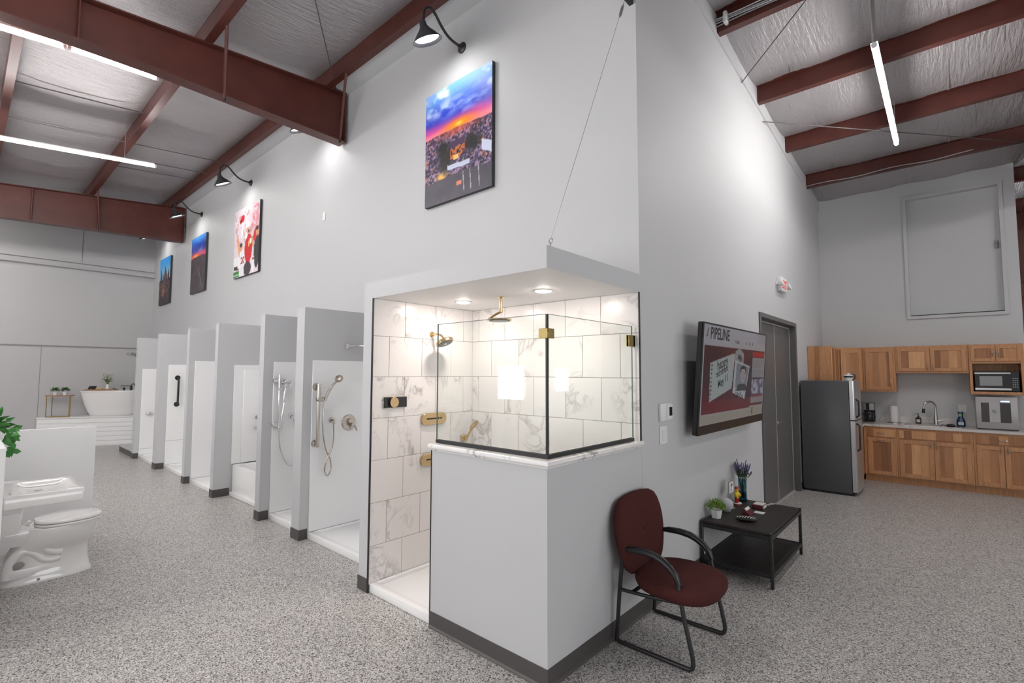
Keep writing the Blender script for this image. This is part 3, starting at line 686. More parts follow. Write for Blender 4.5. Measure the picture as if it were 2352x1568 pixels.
def smooth_path(P, n=4):
    P = [Vector(p) for p in P]; out = []
    for i in range(len(P)-1):
        p0, p1, p2, p3 = P[max(i-1, 0)], P[i], P[i+1], P[min(i+2, len(P)-1)]
        for k in range(n):
            t = k/n; out.append(.5*((2*p1)+(p2-p0)*t+(2*p0-5*p1+4*p2-p3)*t*t+(3*p1-p0-3*p2+p3)*t**3))
    return out + [P[-1]]
build(MB().tube(smooth_path([(XN+.06+.015*math.sin(i), y, z) for i, (y, z) in enumerate(hz)]), .0075, 8), 'hose', 'nickel', g)
g2 = thing('hose_outlet', 'small round nickel hose outlet between the slide bar and the valve', 'hose outlet', (XN, .48, 1.15))
build(rose(XN, .482, 1.155, .028), 'rose', 'nickel', g2); build(MB().tube([(XN, .482, 1.155), (XN+.055, .482, 1.155), (XN+.062, .482, 1.12)], .012, 8), 'elbow', 'nickel', g2)
g2 = thing('shower_valve', 'round brushed nickel shower valve with lever handle', 'shower valve', (XN, .68, 1.10))
build(rose(XN, .68, 1.115, .085, .014), 'plate', 'nickel', g2); build(MB().cyl((XN+.008, .68, 1.13), (XN+.05, .68, 1.13), .030, .024), 'hub', 'nickel', g2)
build(MB().cyl((XN+.008, .69, 1.095), (XN+.075, .69, 1.095), .022, .018), 'lower_hub', 'nickel', g2)
build(MB().tube([(XN+.065, .69, 1.095), (XN+.075, .72, 1.07), (XN+.075, .735, 1.03)], [.010, .011, .008], 8), 'lever', 'nickel', g2)
g2 = thing('overhead_shower', 'chrome shower arm with head above the white surround, partly behind the marble shower pier', 'shower head', (DIV[0][1], .65, 1.92))
build(rose(DIV[0][1], .65, 1.927, .028), 'rose', 'chrome', g2); build(MB().tube([(DIV[0][1], .65, 1.927), (DIV[0][1]+.06, .70, 1.93), (DIV[0][1]+.16, .82, 1.93), (DIV[0][1]+.2, .86, 1.90)], .010, 8), 'arm', 'chrome', g2)
ax = Matrix.Translation((DIV[0][1]+.20, .82, 1.855)) @ Matrix.Rotation(.55, 4, 'X')
build(MB().lathe([(0, .04), (.02, .035), (.085, .012), (.085, 0), (0, -.002)], n=24), 'head', 'chrome', g2, world=False).matrix_local = PM[g2.name].inverted() @ ax
# chrome set in the second stall
XN = DIV[1][1] + .013
g = thing('slide_bar_shower', 'slim chrome slide bar with round hand shower in the second stall', 'shower set', (XN, .32, 1.0))
for z in (1.55, 1.05):
    build(MB().box(XN, XN+.045, .275, .335, z-.02, z+.02), 'mount', 'chrome', g, bevel=.004)
build(MB().cyl((XN+.045, .335, 1.0), (XN+.045, .335, 1.62), .010, n=12), 'bar', 'chrome', g)
build(MB().box(XN+.03, XN+.07, .325, .37, 1.44, 1.47), 'slider', 'chrome', g, bevel=.004)
build(MB().tube([(XN+.07, .385, 1.30), (XN+.075, .385, 1.40), (XN+.085, .395, 1.48)], .010, 8), 'handle', 'chrome', g)
build(MB().lathe([(0, 0), (.05, 0), (.052, .012), (.03, .022), (0, .024)], mat=Matrix.Translation((XN+.08, .40, 1.515)) @ Matrix.Rotation(PI/2-.3, 4, 'Y'), n=22), 'head', 'chrome', g)
build(MB().tube(smooth_path([(XN+.07, .385, 1.30), (XN+.06, .36, 1.1), (XN+.05, .345, .95), (XN+.05, .36, .80), (XN+.05, .41, .66), (XN+.05, .47, .575), (XN+.05, .55, .555)]), .007, 8), 'hose', 'chrome', g)
g2 = thing('hose_outlet', 'small chrome hose outlet half hidden behind the first divider', 'hose outlet', (XN, .50, 1.12))
build(rose(XN, .50, 1.14, .035), 'rose', 'chrome', g2); build(MB().tube([(XN, .50, 1.14), (XN+.05, .50, 1.14), (XN+.055, .50, 1.10)], .012, 8), 'elbow', 'chrome', g2)
build(MB().cyl((XN+.055, .51, 1.10), (XN+.055, .52, .98), .006, n=8), 'hose_tail', 'chrome', g2)
# grab bar and soap dish
XN = DIV[4][1] + .013
g = thing('grab_bar', 'matte black vertical grab bar on white surround', 'grab bar', (XN, .444, 1.07))
for z in (1.545, 1.085): build(rose(XN, .444, z, .042, .014), 'rose', 'black_metal', g)
build(MB().tube(smooth_path([(XN, .444, 1.545), (XN+.05, .444, 1.54), (XN+.062, .444, 1.50), (XN+.062, .444, 1.13), (XN+.05, .444, 1.09), (XN, .444, 1.085)]), .017, 10), 'bar', 'black_metal', g)
XN = DIV[5][1] + .013
sd = MB().prism_z([(XN, .335), (XN+.05, .345), (XN+.065, .395), (XN+.05, .445), (XN, .455)], .83, .845); sd.ell((XN+.012, .395, .855), (.014, .03, .016), 12, 8)
tag(build(sd, 'soap_dish', 'chrome', bevel=.002), 'small chrome soap dish in the farthest stall', 'soap dish')
# low curb behind the last divider and a squared shower head above it
struct(MB().box(-11.33, DIV[5][0], .20, .55, 0, .14), 'wall_low_curb', 'wall_paint', smooth=False)
build(MB().box(-11.335, DIV[5][0]-.006, .194, .20, 0, .10), 'baseboard', 'baseboard', bpy.data.objects['wall_low_curb'], smooth=False)
sh = thing('square_shower_head', 'flat grey shower head on an arm behind the last divider', 'shower head', (-10.6, .4, 1.98))
build(MB().box(-11.0, -10.18, .36, .40, 2.04, 2.07), 'arm', 'steel', sh, bevel=.004)
build(MB().box(-11.28, -10.9, .22, .52, 1.985, 2.04), 'head', 'steel', sh, bevel=.006)
build(MB().lathe([(0, 0), (.05, 0), (.04, -.02), (0, -.02)], (-11.1, .37, 1.985), 16), 'nozzle', 'grey_plastic', sh)

# ================================================================== CEILING AND WALL LAMPS
def tube_lamp(x, ya, za, yb, zb, label, chains, group='linear tube lamps'):
    t_ = thing('linear_lamp', label, 'tube lamp', (x, (ya+yb)/2, min(za, zb)), group=group)
    build(MB().tube([(x, ya, za), (x, yb, zb)], .021, 10), 'tube', 'tube_light', t_)
    sg = 1 if yb > ya else -1
    so_ = build(MB().box(x-.026, x+.026, min(ya, yb)+.02, max(ya, yb)-.02, 0, .014), 'spine', 'fixture_white', t_, smooth=False)
    for v in so_.data.vertices:
        wy = v.co.y + (ya+yb)/2; f_ = (wy-ya)/(yb-ya); v.co.z += za + (zb-za)*f_ + .021
    for yy in (ya, yb):
        zz = za if yy == ya else zb
        build(MB().lathe([(0, -.012), (.022, -.012), (.022, .012), (0, .012)], mat=Matrix.Translation((x, yy, zz)) @ Matrix.Rotation(PI/2, 4, 'X'), n=12), 'end_cap', 'fixture_white', t_)
    for (yy, zt) in chains:
        f_ = (yy-ya)/(yb-ya); build(MB().cyl((x, yy, za+(zb-za)*f_+.02), (x, yy, zt), .004, n=6), 'hanger', 'cable', t_)
    return t_
def hang(y0, y1): return [(y0*.85+y1*.15, (zl if y0 < 1.2 else zr)(y0)+.15), (y0*.15+y1*.85, (zl if y0 < 1.2 else zr)(y1)+.15)]
tube_lamp(-4.35, -.90, 4.665, -1.575, 4.640, 'bright tube lamp half hidden behind the nearest red rafter', hang(-.90, -1.575))
tube_lamp(-4.35, -1.61, 4.636, -2.8, 4.53, 'bright tube lamp at the upper left edge beside the nearest red rafter', hang(-1.61, -2.8))
tube_lamp(-7.0, -.33, 4.672, -2.75, 4.43, 'long bright tube lamp hung between the two red rafters', hang(-.33, -2.75))
t_ = tube_lamp(1.262, 2.98, 4.47, 5.40, 4.46, 'bright tube lamp hung over the coffee table and kitchen side', [])
build(MB().cyl((1.262, 3.02, 4.49), (1.262, 3.02, zr(3.02)+.17), .016, n=8), 'conduit', 'steel', t_)
build(MB().cyl((1.262, 5.3, 4.48), (1.262, 5.3, zr(5.3)+.15), .004, n=6), 'hanger', 'cable', t_)
# further lamps of the same rows, outside the picture; corner-shower and aisle-side ones are added fill
for x, ya, yb, lb in ((-1.5, -.6, -3.0, 'unseen fill tube lamp added in front of the corner shower'), (-4.32, -3.6, -6.0, 'tube lamp behind the toilet display'), (-7.0, -3.6, -6.0, 'tube lamp in the row of the long lamp between the rafters'), (-2.9, -3.6, -6.0, 'unseen fill tube lamp added behind the camera on the aisle side'), (-9.6, -2.9, -5.3, 'tube lamp near the far red rafter, out of the picture'), (-12.2, -2.6, -5.0, 'tube lamp nearest the bathtub platform')):
    tube_lamp(x, ya, zl(ya)-.5, yb, zl(yb)-.5, lb, hang(ya, yb), group='tube lamps behind the camera')
tube_lamp(4.0, 2.98, 4.47, 5.40, 4.46, 'tube lamp beyond the red rafter on the open side of the kitchen', [(3.3, zr(3.3)+.1), (5.1, zr(5.1)+.1)])

def gooseneck(x, label):
    g = thing('gooseneck_lamp', label, 'wall lamp', (x, D, 4.9), group='gooseneck wall lamps')
    build(MB().lathe([(0, 0), (.055, 0), (.055, .012), (.04, .022), (.018, .03), (.018, .05), (0, .05)], mat=Matrix.Translation((x, D, 4.9)) @ Matrix.Rotation(PI/2, 4, 'X'), n=20), 'wall_plate', 'black_metal', g)
    build(MB().tube(smooth_path([(x, D-.03, 4.9), (x, .96, 4.905), (x, .88, 4.93), (x, .80, 4.99), (x, .73, 5.06), (x, .66, 5.075), (x, .61, 5.02), (x, .60, 4.93), (x, .60, 4.88)], 4), .013, 10), 'arm', 'black_metal', g)
    ax = Matrix.Translation((x, .60, 4.86)) @ Matrix.Rotation(.42, 4, 'X')
    sh = build(MB().lathe([(.018, .045), (.03, .04), (.036, 0), (.055, -.03), (.085, -.06), (.135, -.12), (.141, -.126), (.138, -.129), (.128, -.122), (.08, -.062), (.05, -.032), (.02, -.01)], mat=ax, n=28), 'shade', 'dark_shade', g)
    build(MB().lathe([(0, -.100), (.112, -.100), (.112, -.104), (0, -.106)], mat=ax, n=24), 'diffuser', 'lamp_glow', g)
    return g
for x, lb in ((-1.894, 'black gooseneck wall lamp lit above the large aerial town picture'), (-4.46, 'black gooseneck wall lamp half hidden by the nearest rafter'), (-7.238, 'black gooseneck wall lamp lit above the football picture'), (-9.8, 'black gooseneck wall lamp lit above the sunset road picture'), (-12.25, 'black gooseneck wall lamp farthest along the wall, above the castle picture')):
    gooseneck(x, lb)

# guy cable that carries the soffit corner, brace rods at the roof
gc = thing('guy_cable', 'thin steel guy cable with turnbuckle holding up the soffit corner', 'cable', (-.03, .09, HT))
P0 = Vector((-.035, .085, HT)); P1 = Vector((-.035, 1.0, 4.40))
build(MB().tube([P0 + Vector((0, 0, .0)), P0 + Vector((0, 0, .035))], .006, 6), 'eye_bolt', 'steel', gc)
build(MB().tube([P0 + Vector((.012*math.cos(a), 0, .047+.014*math.sin(a))) for a in np.linspace(0, 2*PI, 13)], .004, 6), 'hook_ring', 'steel', gc)
build(MB().tube([P0 + Vector((0, 0, .06)), P1], .0016, 6), 'cable', 'cable', gc)
q = P1.lerp(P0, .04); r = P1.lerp(P0, .10); build(MB().tube([q, q.lerp(r, .2), q.lerp(r, .8), r], [.006, .012, .012, .006], 8), 'turnbuckle', 'steel', gc)
build(MB().box(-.05, -.02, .985, D, 4.39, 4.45), 'wall_bracket', 'black_metal', gc)
def rod(a, b_, label, r=.006, m='cable_dark'):
    o = build(MB().tube([a, b_], r, 6), 'brace_rod', m); tag(o, label, 'brace rod', 'roof brace rods')
rod((0.0, 3.632, 4.94), (1.35, 2.30, 5.12), 'thin dark brace rod slanting from the television wall up to the roof')
rod((0.0, 4.457, 4.811), (2.70, 7.05, 4.60), 'thin brace rod running level from the television wall behind the tube lamp')
rod((-4.06, .90, 5.25), (-2.75, -.055, 5.28), 'thin brace cable from the nearest rafter end up to the roof')

# ================================================================== DOUBLE DOOR
dr = MB(); ft = .055
dr.box(-.12, .018, Y1, Y1+ft, 0, HD); dr.box(-.12, .018, Y2-ft, Y2, 0, HD); dr.box(-.12, .018, Y1+ft, Y2-ft, HD-ft, HD)
df = struct(dr, 'door_1', 'door_paint', label='dark grey steel double door in a steel frame', bevel=.003)
ym = 4.985
for (a, b_) in ((Y1+ft+.004, ym-.004), (ym+.004, Y2-ft-.004)):
    lf = build(MB().box(-.115, -.07, a, b_, .012, HD-ft-.006), 'door_leaf', 'door_paint', df, bevel=.002)
build(MB().box(-.112, -.10, ym-.006, ym+.006, .01, HD-ft), 'meeting_gap', 'gap_light', df, smooth=False)
build(MB().box(-.069, -.064, ym-.022, ym-.010, .012, HD-ft-.006), 'astragal', 'gap_light', df, smooth=False)
build(MB().box(-.069, -.062, Y2-ft-.012, Y2-ft-.002, .012, HD-ft-.006), 'edge_seal', 'gap_light', df, smooth=False)
build(MB().box(-.069, -.064, Y1+ft, Y2-ft, HD-ft-.03, HD-ft-.012), 'head_seal', 'gap_light', df, smooth=False)
build(MB().box(-.12, -.05, Y1+ft, Y2-ft, 0, .010), 'threshold', 'gap_light', df, smooth=False)
hd = MB().lathe([(0, 0), (.03, 0), (.028, .01), (.012, .014), (.012, .05), (0, .05)], mat=Matrix.Translation((-.07, ym+.06, 1.0)) @ Matrix.Rotation(PI/2, 4, 'Y'), n=16)
hd.tube([(-.025, ym+.06, 1.0), (-.02, ym+.0, 1.0), (-.025, ym-.06, .998)], .010, 8); build(hd, 'door_handle', 'steel', df)

# ================================================================== PICTURES ON THE LONG WALL
def lerp(c0, c1, t): return np.asarray(c0, float)*(1-t[..., None]) + np.asarray(c1, float)*t[..., None]
def sst(a, b_, x): t = np.clip((x-a)/(b_-a), 0, 1); return t*t*(3-2*t)
def mixm(img, col, m): return img*(1-m[..., None]) + np.asarray(col, float)*m[..., None]
def inbox(u, v, a, b_, c, d): return ((u > a) & (u < b_) & (v > c) & (v < d)).astype(float)
def paint_town(u, v):
    h = .595 + .01*np.sin(u*5); sky = lerp((120, 178, 236), (36, 58, 190), sst(1.0, .72, v))
    cl = fbm(u+.25*v, v, 4, 9, 3); sky = mixm(sky, (236, 244, 252), sst(.50, .72, cl)*sst(.66, .9, v)*.95)
    sky = mixm(sky, (150, 175, 240), sst(.5, .7, fbm(u, v, 3, 14, 9))*.6)
    pk = sst(.76, .63, v+.06*(cl-.5)); sky = mixm(sky, (222, 70, 160), pk*.9); sky = mixm(sky, (250, 140, 150), sst(.67, .60, v)*.9)
    sun = np.exp(-(((u-.53)/.22)**2 + ((v-.625)/.045)**2)); sky = mixm(sky, (255, 140, 20), np.clip(sun*1.2, 0, 1)); sky = mixm(sky, (255, 225, 90), np.exp(-(((u-.53)/.05)**2+((v-.625)/.015)**2)))
    n = fbm(u, v, 22, 30, 21); n2 = fbm(u, v, 45, 60, 5, 2); far = sst(.3, .6, v)
    town = lerp((60, 50, 84), (120, 100, 142), n); town = mixm(town, (176, 146, 172), sst(.58, .66, n2)*.8); town = mixm(town, (30, 24, 34), sst(.46, .38, n2)*.8)
    town = mixm(town, (232, 140, 70), sst(.70, .78, fbm(u, v, 26, 40, 77, 2))*.7); town = mixm(town, (214, 90, 70), np.exp(-(((u-.5)/.3)**2+((v-.58)/.04)**2))*.7)
    for (cx, cy, rx, ry) in ((.33, .36, .10, .10), (.72, .42, .11, .06), (.28, .47, .07, .05)):
        town = mixm(town, (24, 26, 24), np.clip(1.6*np.exp(-(((u-cx)/rx)**2+((v-cy)/ry)**2)), 0, 1)*.9)
    town = mixm(town, (70, 50, 80), inbox(u, v, .40, .62, .44, .50)); town = mixm(town, (196, 104, 48), inbox(u, v, .40, .62, .345, .44)*sst(.35, .55, n2)); town = mixm(town, (240, 190, 110), inbox(u, v, .45, .53, .33, .37))
    sk = v + .04*(u-.5); town = mixm(town, (196, 204, 226), inbox(u, sk, .36, .70, .255, .295)); town = mixm(town, (206, 210, 232), inbox(u, v-.35*(1-u), .86, 1.0, .27, .36))
    town = mixm(town, (250, 190, 80), np.exp(-(((u-.26)/.07)**2+((v-.225)/.03)**2)))
    road = lerp((62, 58, 70), (84, 78, 90), fbm(u, v, 8, 12, 31)); e = .19 + .02*np.sin(u*3)
    for xo in (.60, .70, .82): road = mixm(road, (190, 186, 196), (np.abs(u-xo-(.19-v)*.1) < .006).astype(float)*sst(.02, .05, v)*.8)
    road = mixm(road, (220, 130, 100), inbox(u, v, .50, .58, .10, .135))
    img = np.where((v > e)[..., None], town, road); return np.where((v > h)[..., None], sky, img)
def paint_road(u, v):
    sky = lerp((70, 150, 225), (20, 50, 150), sst(1.0, .8, v)); sky = mixm(sky, (120, 160, 220), sst(.5, .65, fbm(u, v, 3, 7, 2))*.6)
    sky = mixm(sky, (214, 70, 110), sst(.78, .66, v)); sky = mixm(sky, (255, 170, 40), np.exp(-(((u-.3)/.2)**2+((v-.655)/.04)**2)))
    gd = lerp((52, 44, 50), (92, 80, 84), fbm(u, v, 10, 14, 8)); gd = mixm(gd, (150, 142, 140), (np.abs(u-(.55+.35*(.4-v)/.4)) < .02).astype(float)*inbox(u, v, .3, 1, .05, .42)*.7)
    return np.where((v > .62+.03*np.sin(u*3))[..., None], sky, gd)
def paint_castle(u, v):
    img = lerp((150, 205, 240), (40, 140, 215), sst(.55, 1.0, v)); sil = np.zeros_like(u)
    for cx, wd, top, sp in ((.18, .09, .62, .80), (.55, .12, .66, .84), (.85, .08, .60, .76), (.38, .05, .58, .68), (.70, .05, .56, .66)):
        sil = np.maximum(sil, ((np.abs(u-cx) < wd) & (v < top)).astype(float)); sil = np.maximum(sil, ((np.abs(u-cx) < wd*np.clip((sp-v)/(sp-top), 0, 1)) & (v >= top)).astype(float))
    sil = np.maximum(sil, (v < .54).astype(float)); st = lerp((38, 30, 36), (110, 84, 84), sst(.4, .65, fbm(u, v, 14, 26, 4)))
    img = mixm(img, (0, 0, 0), sil*0); img = np.where(sil[..., None] > .5, st, img)
    img = mixm(img, (214, 120, 84), np.exp(-(((u-.42)/.09)**2+((v-.27)/.12)**2))*.9); return mixm(img, (44, 38, 42), sst(.2, .1, v))
def blob(u, v, cx, cy, rx, ry, a=0.0):
    x = (u-cx)*math.cos(a)+(v-cy)*math.sin(a)*1.3; y = -(u-cx)*math.sin(a)/1.3+(v-cy)*math.cos(a); return (((x/rx)**2+(y/ry)**2) < 1).astype(float)
def paint_game(u, v):
    img = lerp((214, 210, 216), (236, 214, 220), fbm(u, v, 6, 9, 4)); img = mixm(img, (226, 150, 160), inbox(u, v, .72, 1, .5, 1)*sst(.35, .6, fbm(u, v, 20, 30, 6, 2)))
    img = mixm(img, (48, 130, 58), inbox(u, v, 0, .3, 0, .09)); img = mixm(img, (210, 226, 210), inbox(u, v, 0, .3, .025, .04))
    crowd = fbm(u, v, 14, 18, 12, 3); img = mixm(img, (196, 120, 128), sst(.56, .66, crowd)*inbox(u, v, 0, 1, .45, .95)*.6)
    B = lambda c, *a: mixm(img, c, blob(u, v, *a))
    img = B((52, 44, 50), .93, .30, .11, .24); img = B((206, 44, 48), .86, .54, .07, .10, -.3); img = B((222, 160, 118), .93, .56, .05, .06); img = B((58, 40, 36), .93, .61, .05, .035)
    img = B((238, 236, 238), .33, .24, .17, .16); img = B((228, 160, 116), .20, .45, .035, .16, .2); img = B((222, 158, 116), .30, .42, .06, .055); img = B((56, 40, 36), .30, .46, .06, .03)
    img = B((236, 234, 238), .33, .70, .045, .15, -.12); img = B((206, 34, 38), .33, .845, .085, .055, .3); img = B((150, 20, 26), .26, .815, .05, .03)
    img = B((204, 32, 38), .60, .37, .15, .21); img = B((226, 164, 122), .56, .65, .065, .065); img = B((236, 234, 236), .55, .73, .085, .055); img = B((60, 46, 44), .60, .62, .03, .02)
    img = B((240, 238, 238), .50, .57, .05, .045); img = B((244, 240, 240), .68, .47, .035, .04); img = B((232, 196, 110), .62, .44, .025, .05); img = B((214, 150, 110), .76, .45, .035, .10, .3)
    img = B((58, 52, 58), .58, .09, .15, .10); img = B((234, 232, 236), .35, .06, .10, .08); img = B((236, 234, 238), .80, .12, .05, .13); img = B((150, 30, 40), .80, .20, .03, .02)
    img = mixm(img, (150, 30, 40), inbox(u, v, .1, .24, .10, .135)); img = mixm(img, (44, 44, 56), inbox(u, v, .02, .18, .115, .165)); img = B((236, 234, 236), .10, .24, .10, .07); return img
PICS = [(-2.406, -1.434, 3.359, 4.553, paint_town, 120, 150, 'large canvas print of an aerial town view under a blue and pink sunset sky'),
        (-7.80, -6.715, 3.290, 4.487, paint_game, 70, 80, 'canvas print of football players in red and white jerseys'),
        (-10.234, -9.333, 3.267, 4.433, paint_road, 50, 60, 'canvas print of a dark road under a blue and orange sunset'),
        (-12.66, -11.78, 3.241, 4.356, paint_castle, 50, 60, 'canvas print of a spired stone building against blue sky')]
for (x0, x1, z0, z1, fn, nx, ny, lb) in PICS:
    t_ = thing('canvas_print', lb, 'picture', ((x0+x1)/2, D, z0), group='canvas prints on the long wall')
    build(MB().box(x0, x1, D-.042, D-.004, z0, z1), 'stretcher', 'canvas_edge', t_, smooth=False)
    printed('print', fn, nx, ny, (x0, D-.0428, z0), (1, 0, 0), (0, 0, 1), x1-x0, z1-z0, 'print_ink', t_)
    if fn is paint_game:
        text('jersey_number', '20', 'jersey_num', t_, (x0+.30*(x1-x0), D-.0432, z0+.22), (1, 0, 0), (0, 0, 1), .17, ext=.0002, bold=.004)

# ================================================================== SMALL WALL FITTINGS
t_ = thing('wall_plate', 'small blank white wall plate high on the long wall between the rafters', 'wall plate', (-4.632, D, 3.70))
build(MB().box(-4.667, -4.597, D-.008, D, 3.70, 3.82), 'plate', 'white_plastic', t_, bevel=.003)
t_ = thing('thermostat', 'white thermostat with black display on the television wall', 'thermostat', (0, 1.455, 1.287))
build(MB().box(0, .022, 1.362, 1.548, 1.287, 1.420), 'body', 'white_plastic', t_, bevel=.006, seg=2)
build(MB().box(.022, .030, 1.455, 1.545, 1.296, 1.411), 'cover', 'white_plastic', t_, bevel=.004); build(MB().box(.0302, .0312, 1.485, 1.535, 1.325, 1.390), 'display', 'black_gloss', t_)
t_ = thing('light_switch', 'white rocker light switch below the thermostat', 'switch', (0, 1.43, 1.114))
build(MB().box(0, .008, 1.368, 1.492, 1.114, 1.250), 'plate', 'white_plastic', t_, bevel=.003); build(MB().box(.008, .013, 1.405, 1.455, 1.145, 1.219), 'rocker', 'white_plastic', t_, bevel=.002)
t_ = thing('exit_sign', 'white exit sign with red letters and two emergency lamp heads above the double door', 'exit sign', (0, 5.06, 2.72))
build(MB().box(0, .055, 4.915, 5.215, 2.72, 2.905), 'body', 'white_plastic', t_, bevel=.008, seg=2)
text('letters', 'EXIT', 'red_print', t_, (.0556, 5.065, 2.757), (0, 1, 0), (0, 0, 1), .155, 'CENTER', bold=.003, sx=.78)
for y in (4.86, 5.27):
    build(MB().lathe([(0, 0), (.022, .0), (.045, .035), (.045, .055), (0, .06)], mat=Matrix.Translation((.03, y, 2.80)) @ Matrix.Rotation(PI/2-.3, 4, 'Y'), n=14), 'lamp_head', 'white_plastic', t_)
    build(MB().box(.0, .03, y-.02, y+.02, 2.79, 2.84), 'head_arm', 'white_plastic', t_, bevel=.003)

# ================================================================== TELEVISION
tv = thing('television', 'large wall-mounted television tilted forward, showing a maroon and grey slide', 'television', (0, 2.7, 1.14))
tx0, tx1 = .117, .187; TZ0, TZ1, TY0, TY1 = 1.148, 2.060, 1.80, 3.60
tilt = math.atan2(tx1-tx0, TZ1-TZ0); yv = Vector((math.sin(tilt), 0, math.cos(tilt))); nv = Vector((math.cos(tilt), 0, -math.sin(tilt)))
tw, th = TY1-TY0, (Vector((tx1-tx0, 0, TZ1-TZ0))).length
TM = Matrix((Vector((0, 1, 0)), yv, nv)).transposed().to_4x4(); TM.translation = Vector((tx0, TY0, TZ0))
def tvp(u, v, n=0.0): return TM @ Vector((u, v, n))
m = MB(); m.box(0, tw, 0, th, -.045, -.004, TM); build(m, 'casing', 'black_plastic', tv, bevel=.006)
fr = MB(); e = .014; e2 = .075
fr.box(0, tw, 0, e2, -.004, .004, TM); fr.box(0, tw, th-e, th, -.004, .004, TM); fr.box(0, e, e2, th-e, -.004, .004, TM); fr.box(tw-e, tw, e2, th-e, -.004, .004, TM)
build(fr, 'bezel', 'bezel', tv, smooth=False)
mt = MB(); mt.box(.55, 1.25, .30, .65, -.11, -.045, TM); build(mt, 'mount', 'black_metal', tv)
mt = MB(); mt.box(0, .03, 2.3, 3.1, 1.45, 1.75); mt.box(.03, .07, 2.6, 2.8, 1.55, 1.62); build(mt, 'wall_bracket', 'black_metal', tv)
def poly_mask(u, v, P):
    ins = np.zeros_like(u, bool); k = len(P)
    for i in range(k):
        x0, y0 = P[i]; x1, y1 = P[(i+1) % k]
        c = ((y0 > v) != (y1 > v)) & (u < (x1-x0)*(v-y0)/((y1-y0) if abs(y1-y0) > 1e-9 else 1e-9)+x0); ins ^= c
    return ins.astype(float)
def paint_tv(u, v):
    img = np.zeros(u.shape+(3,)) + np.array((150, 150, 158)); img = mixm(img, (128, 128, 134), sst(.7, 1, u)*sst(.8, 1, v))
    img = mixm(img, (70, 22, 34), inbox(u, v, .02, .985, .10, .80)); img = mixm(img, (46, 14, 30), inbox(u, v, .02, .30, .40, .80)*.7); img = mixm(img, (100, 30, 46), inbox(u, v, .02, .80, .10, .24)*.8)
    img = mixm(img, (36, 32, 52), inbox(u, v, .66, .985, .22, .80)*.6)
    img = mixm(img, (142, 140, 134), inbox(u, v, 0, 1, 0, .10))
    sh = (lambda P, c, I: mixm(I, c, poly_mask(u, v, P)))
    img = sh([(.115, .225), (.42, .35), (.45, .72), (.43, .735), (.10, .62)], (150, 158, 158), img)
    for i in range(9):
        cy = .26 + i*.042; img = mixm(img, (40, 20, 30), ((((u-.125)/.009)**2+((v-cy)/.010)**2) < 1).astype(float))
    img = sh([(.445, .66), (.60, .60), (.60, .74), (.52, .80), (.455, .76)], (128, 132, 138), img)
    img = sh([(.44, .30), (.645, .215), (.71, .60), (.455, .665)], (160, 166, 170), img)
    img = sh([(.475, .36), (.655, .30), (.695, .585), (.485, .635)], (112, 118, 126), img)
    img = mixm(img, (40, 40, 48), ((((u-.60)/.052)**2+((v-.545)/.060)**2) < 1).astype(float)); img = mixm(img, (150, 138, 140), ((((u-.60)/.044)**2+((v-.495)/.082)**2) < 1).astype(float)*(v < .565))
    img = mixm(img, (150, 140, 142), inbox(u, v, .585, .615, .38, .43)); img = mixm(img, (50, 54, 62), ((((u-.585)/.085)**2+((v-.345)/.055)**2) < 1).astype(float)*(v > .315))
    img = mixm(img, (96, 84, 86), ((((u-.585)/.008)**2+((v-.515)/.006)**2) < 1).astype(float)); img = mixm(img, (96, 84, 86), ((((u-.622)/.008)**2+((v-.513)/.006)**2) < 1).astype(float)); img = mixm(img, (110, 90, 92), ((((u-.604)/.014)**2+((v-.458)/.006)**2) < 1).astype(float))
    img = sh([(.505, .72), (.53, .73), (.56, .70), (.56, .67), (.50, .68)], (60, 56, 60), img)
    img = mixm(img, (150, 26, 34), inbox(u, v, .755, .985, .71, .775)); img = mixm(img, (124, 124, 128), inbox(u, v, .755, .985, .47, .71)); img = mixm(img, (140, 140, 144), inbox(u, v, .765, .98, .52, .53)+inbox(u, v, .765, .98, .57, .58)+inbox(u, v, .765, .98, .62, .63))
    img = mixm(img, (92, 88, 104), inbox(u, v, .755, .985, .26, .45)); img = mixm(img, (150, 146, 160), inbox(u, v, .755, .985, .26, .45)*sst(.5, .6, fbm(u, v, 40, 22, 5, 2))); img = mixm(img, (110, 56, 72), inbox(u, v, .755, .985, .225, .26)); img = mixm(img, (132, 122, 122), inbox(u, v, .755, .985, .15, .225)); img = mixm(img, (140, 134, 124), inbox(u, v, .74, .985, .0, .13)); img = mixm(img, (60, 40, 36), inbox(u, v, .785, .80, .02, .11))
    img = mixm(img, (96, 50, 52), poly_mask(u, v, [(.035, .875), (.055, .885), (.06, .95), (.075, .97), (.05, .965), (.045, .90), (.03, .89)])); return img
sw, shh = tw-2*e, th-e-e2
printed('screen', paint_tv, 190, 100, tuple(tvp(e, e2, .001)), (0, 1, 0), tuple(yv), sw, shh, 'screen_print', tv)
def tvt(nm, body, u, v, size, sx=1.0, bold=.0015, rot=0.0, m='screen_ink'):
    X = Vector((0, 1, 0))*math.cos(rot) + yv*math.sin(rot); Y = yv*math.cos(rot) - Vector((0, 1, 0))*math.sin(rot)
    return text(nm, body, m, tv, tvp(e+u*sw, e2+v*shh, .0016), X, Y, size, ext=.0002, bold=bold, sx=sx)
tvt('title_text', 'PIPELINE', .085, .865, .135, .92, .0028)
tvt('date_text', 'YEAR', .44, .845, .045, 1.2, .0); tvt('note_text', 'happy', .20, .545, .12, .95, .0012, .22); tvt('note_text', 'retirement', .185, .465, .088, .80, .0008, .22)
tvt('note_text', 'May 11', .22, .36, .095, .95, .0010, .26); tvt('caption_text', 'Tiny Paul', .475, .275, .085, .8, .0, -.22); tvt('clip_text', 'TEAM', .515, .645, .045, .9, .0)
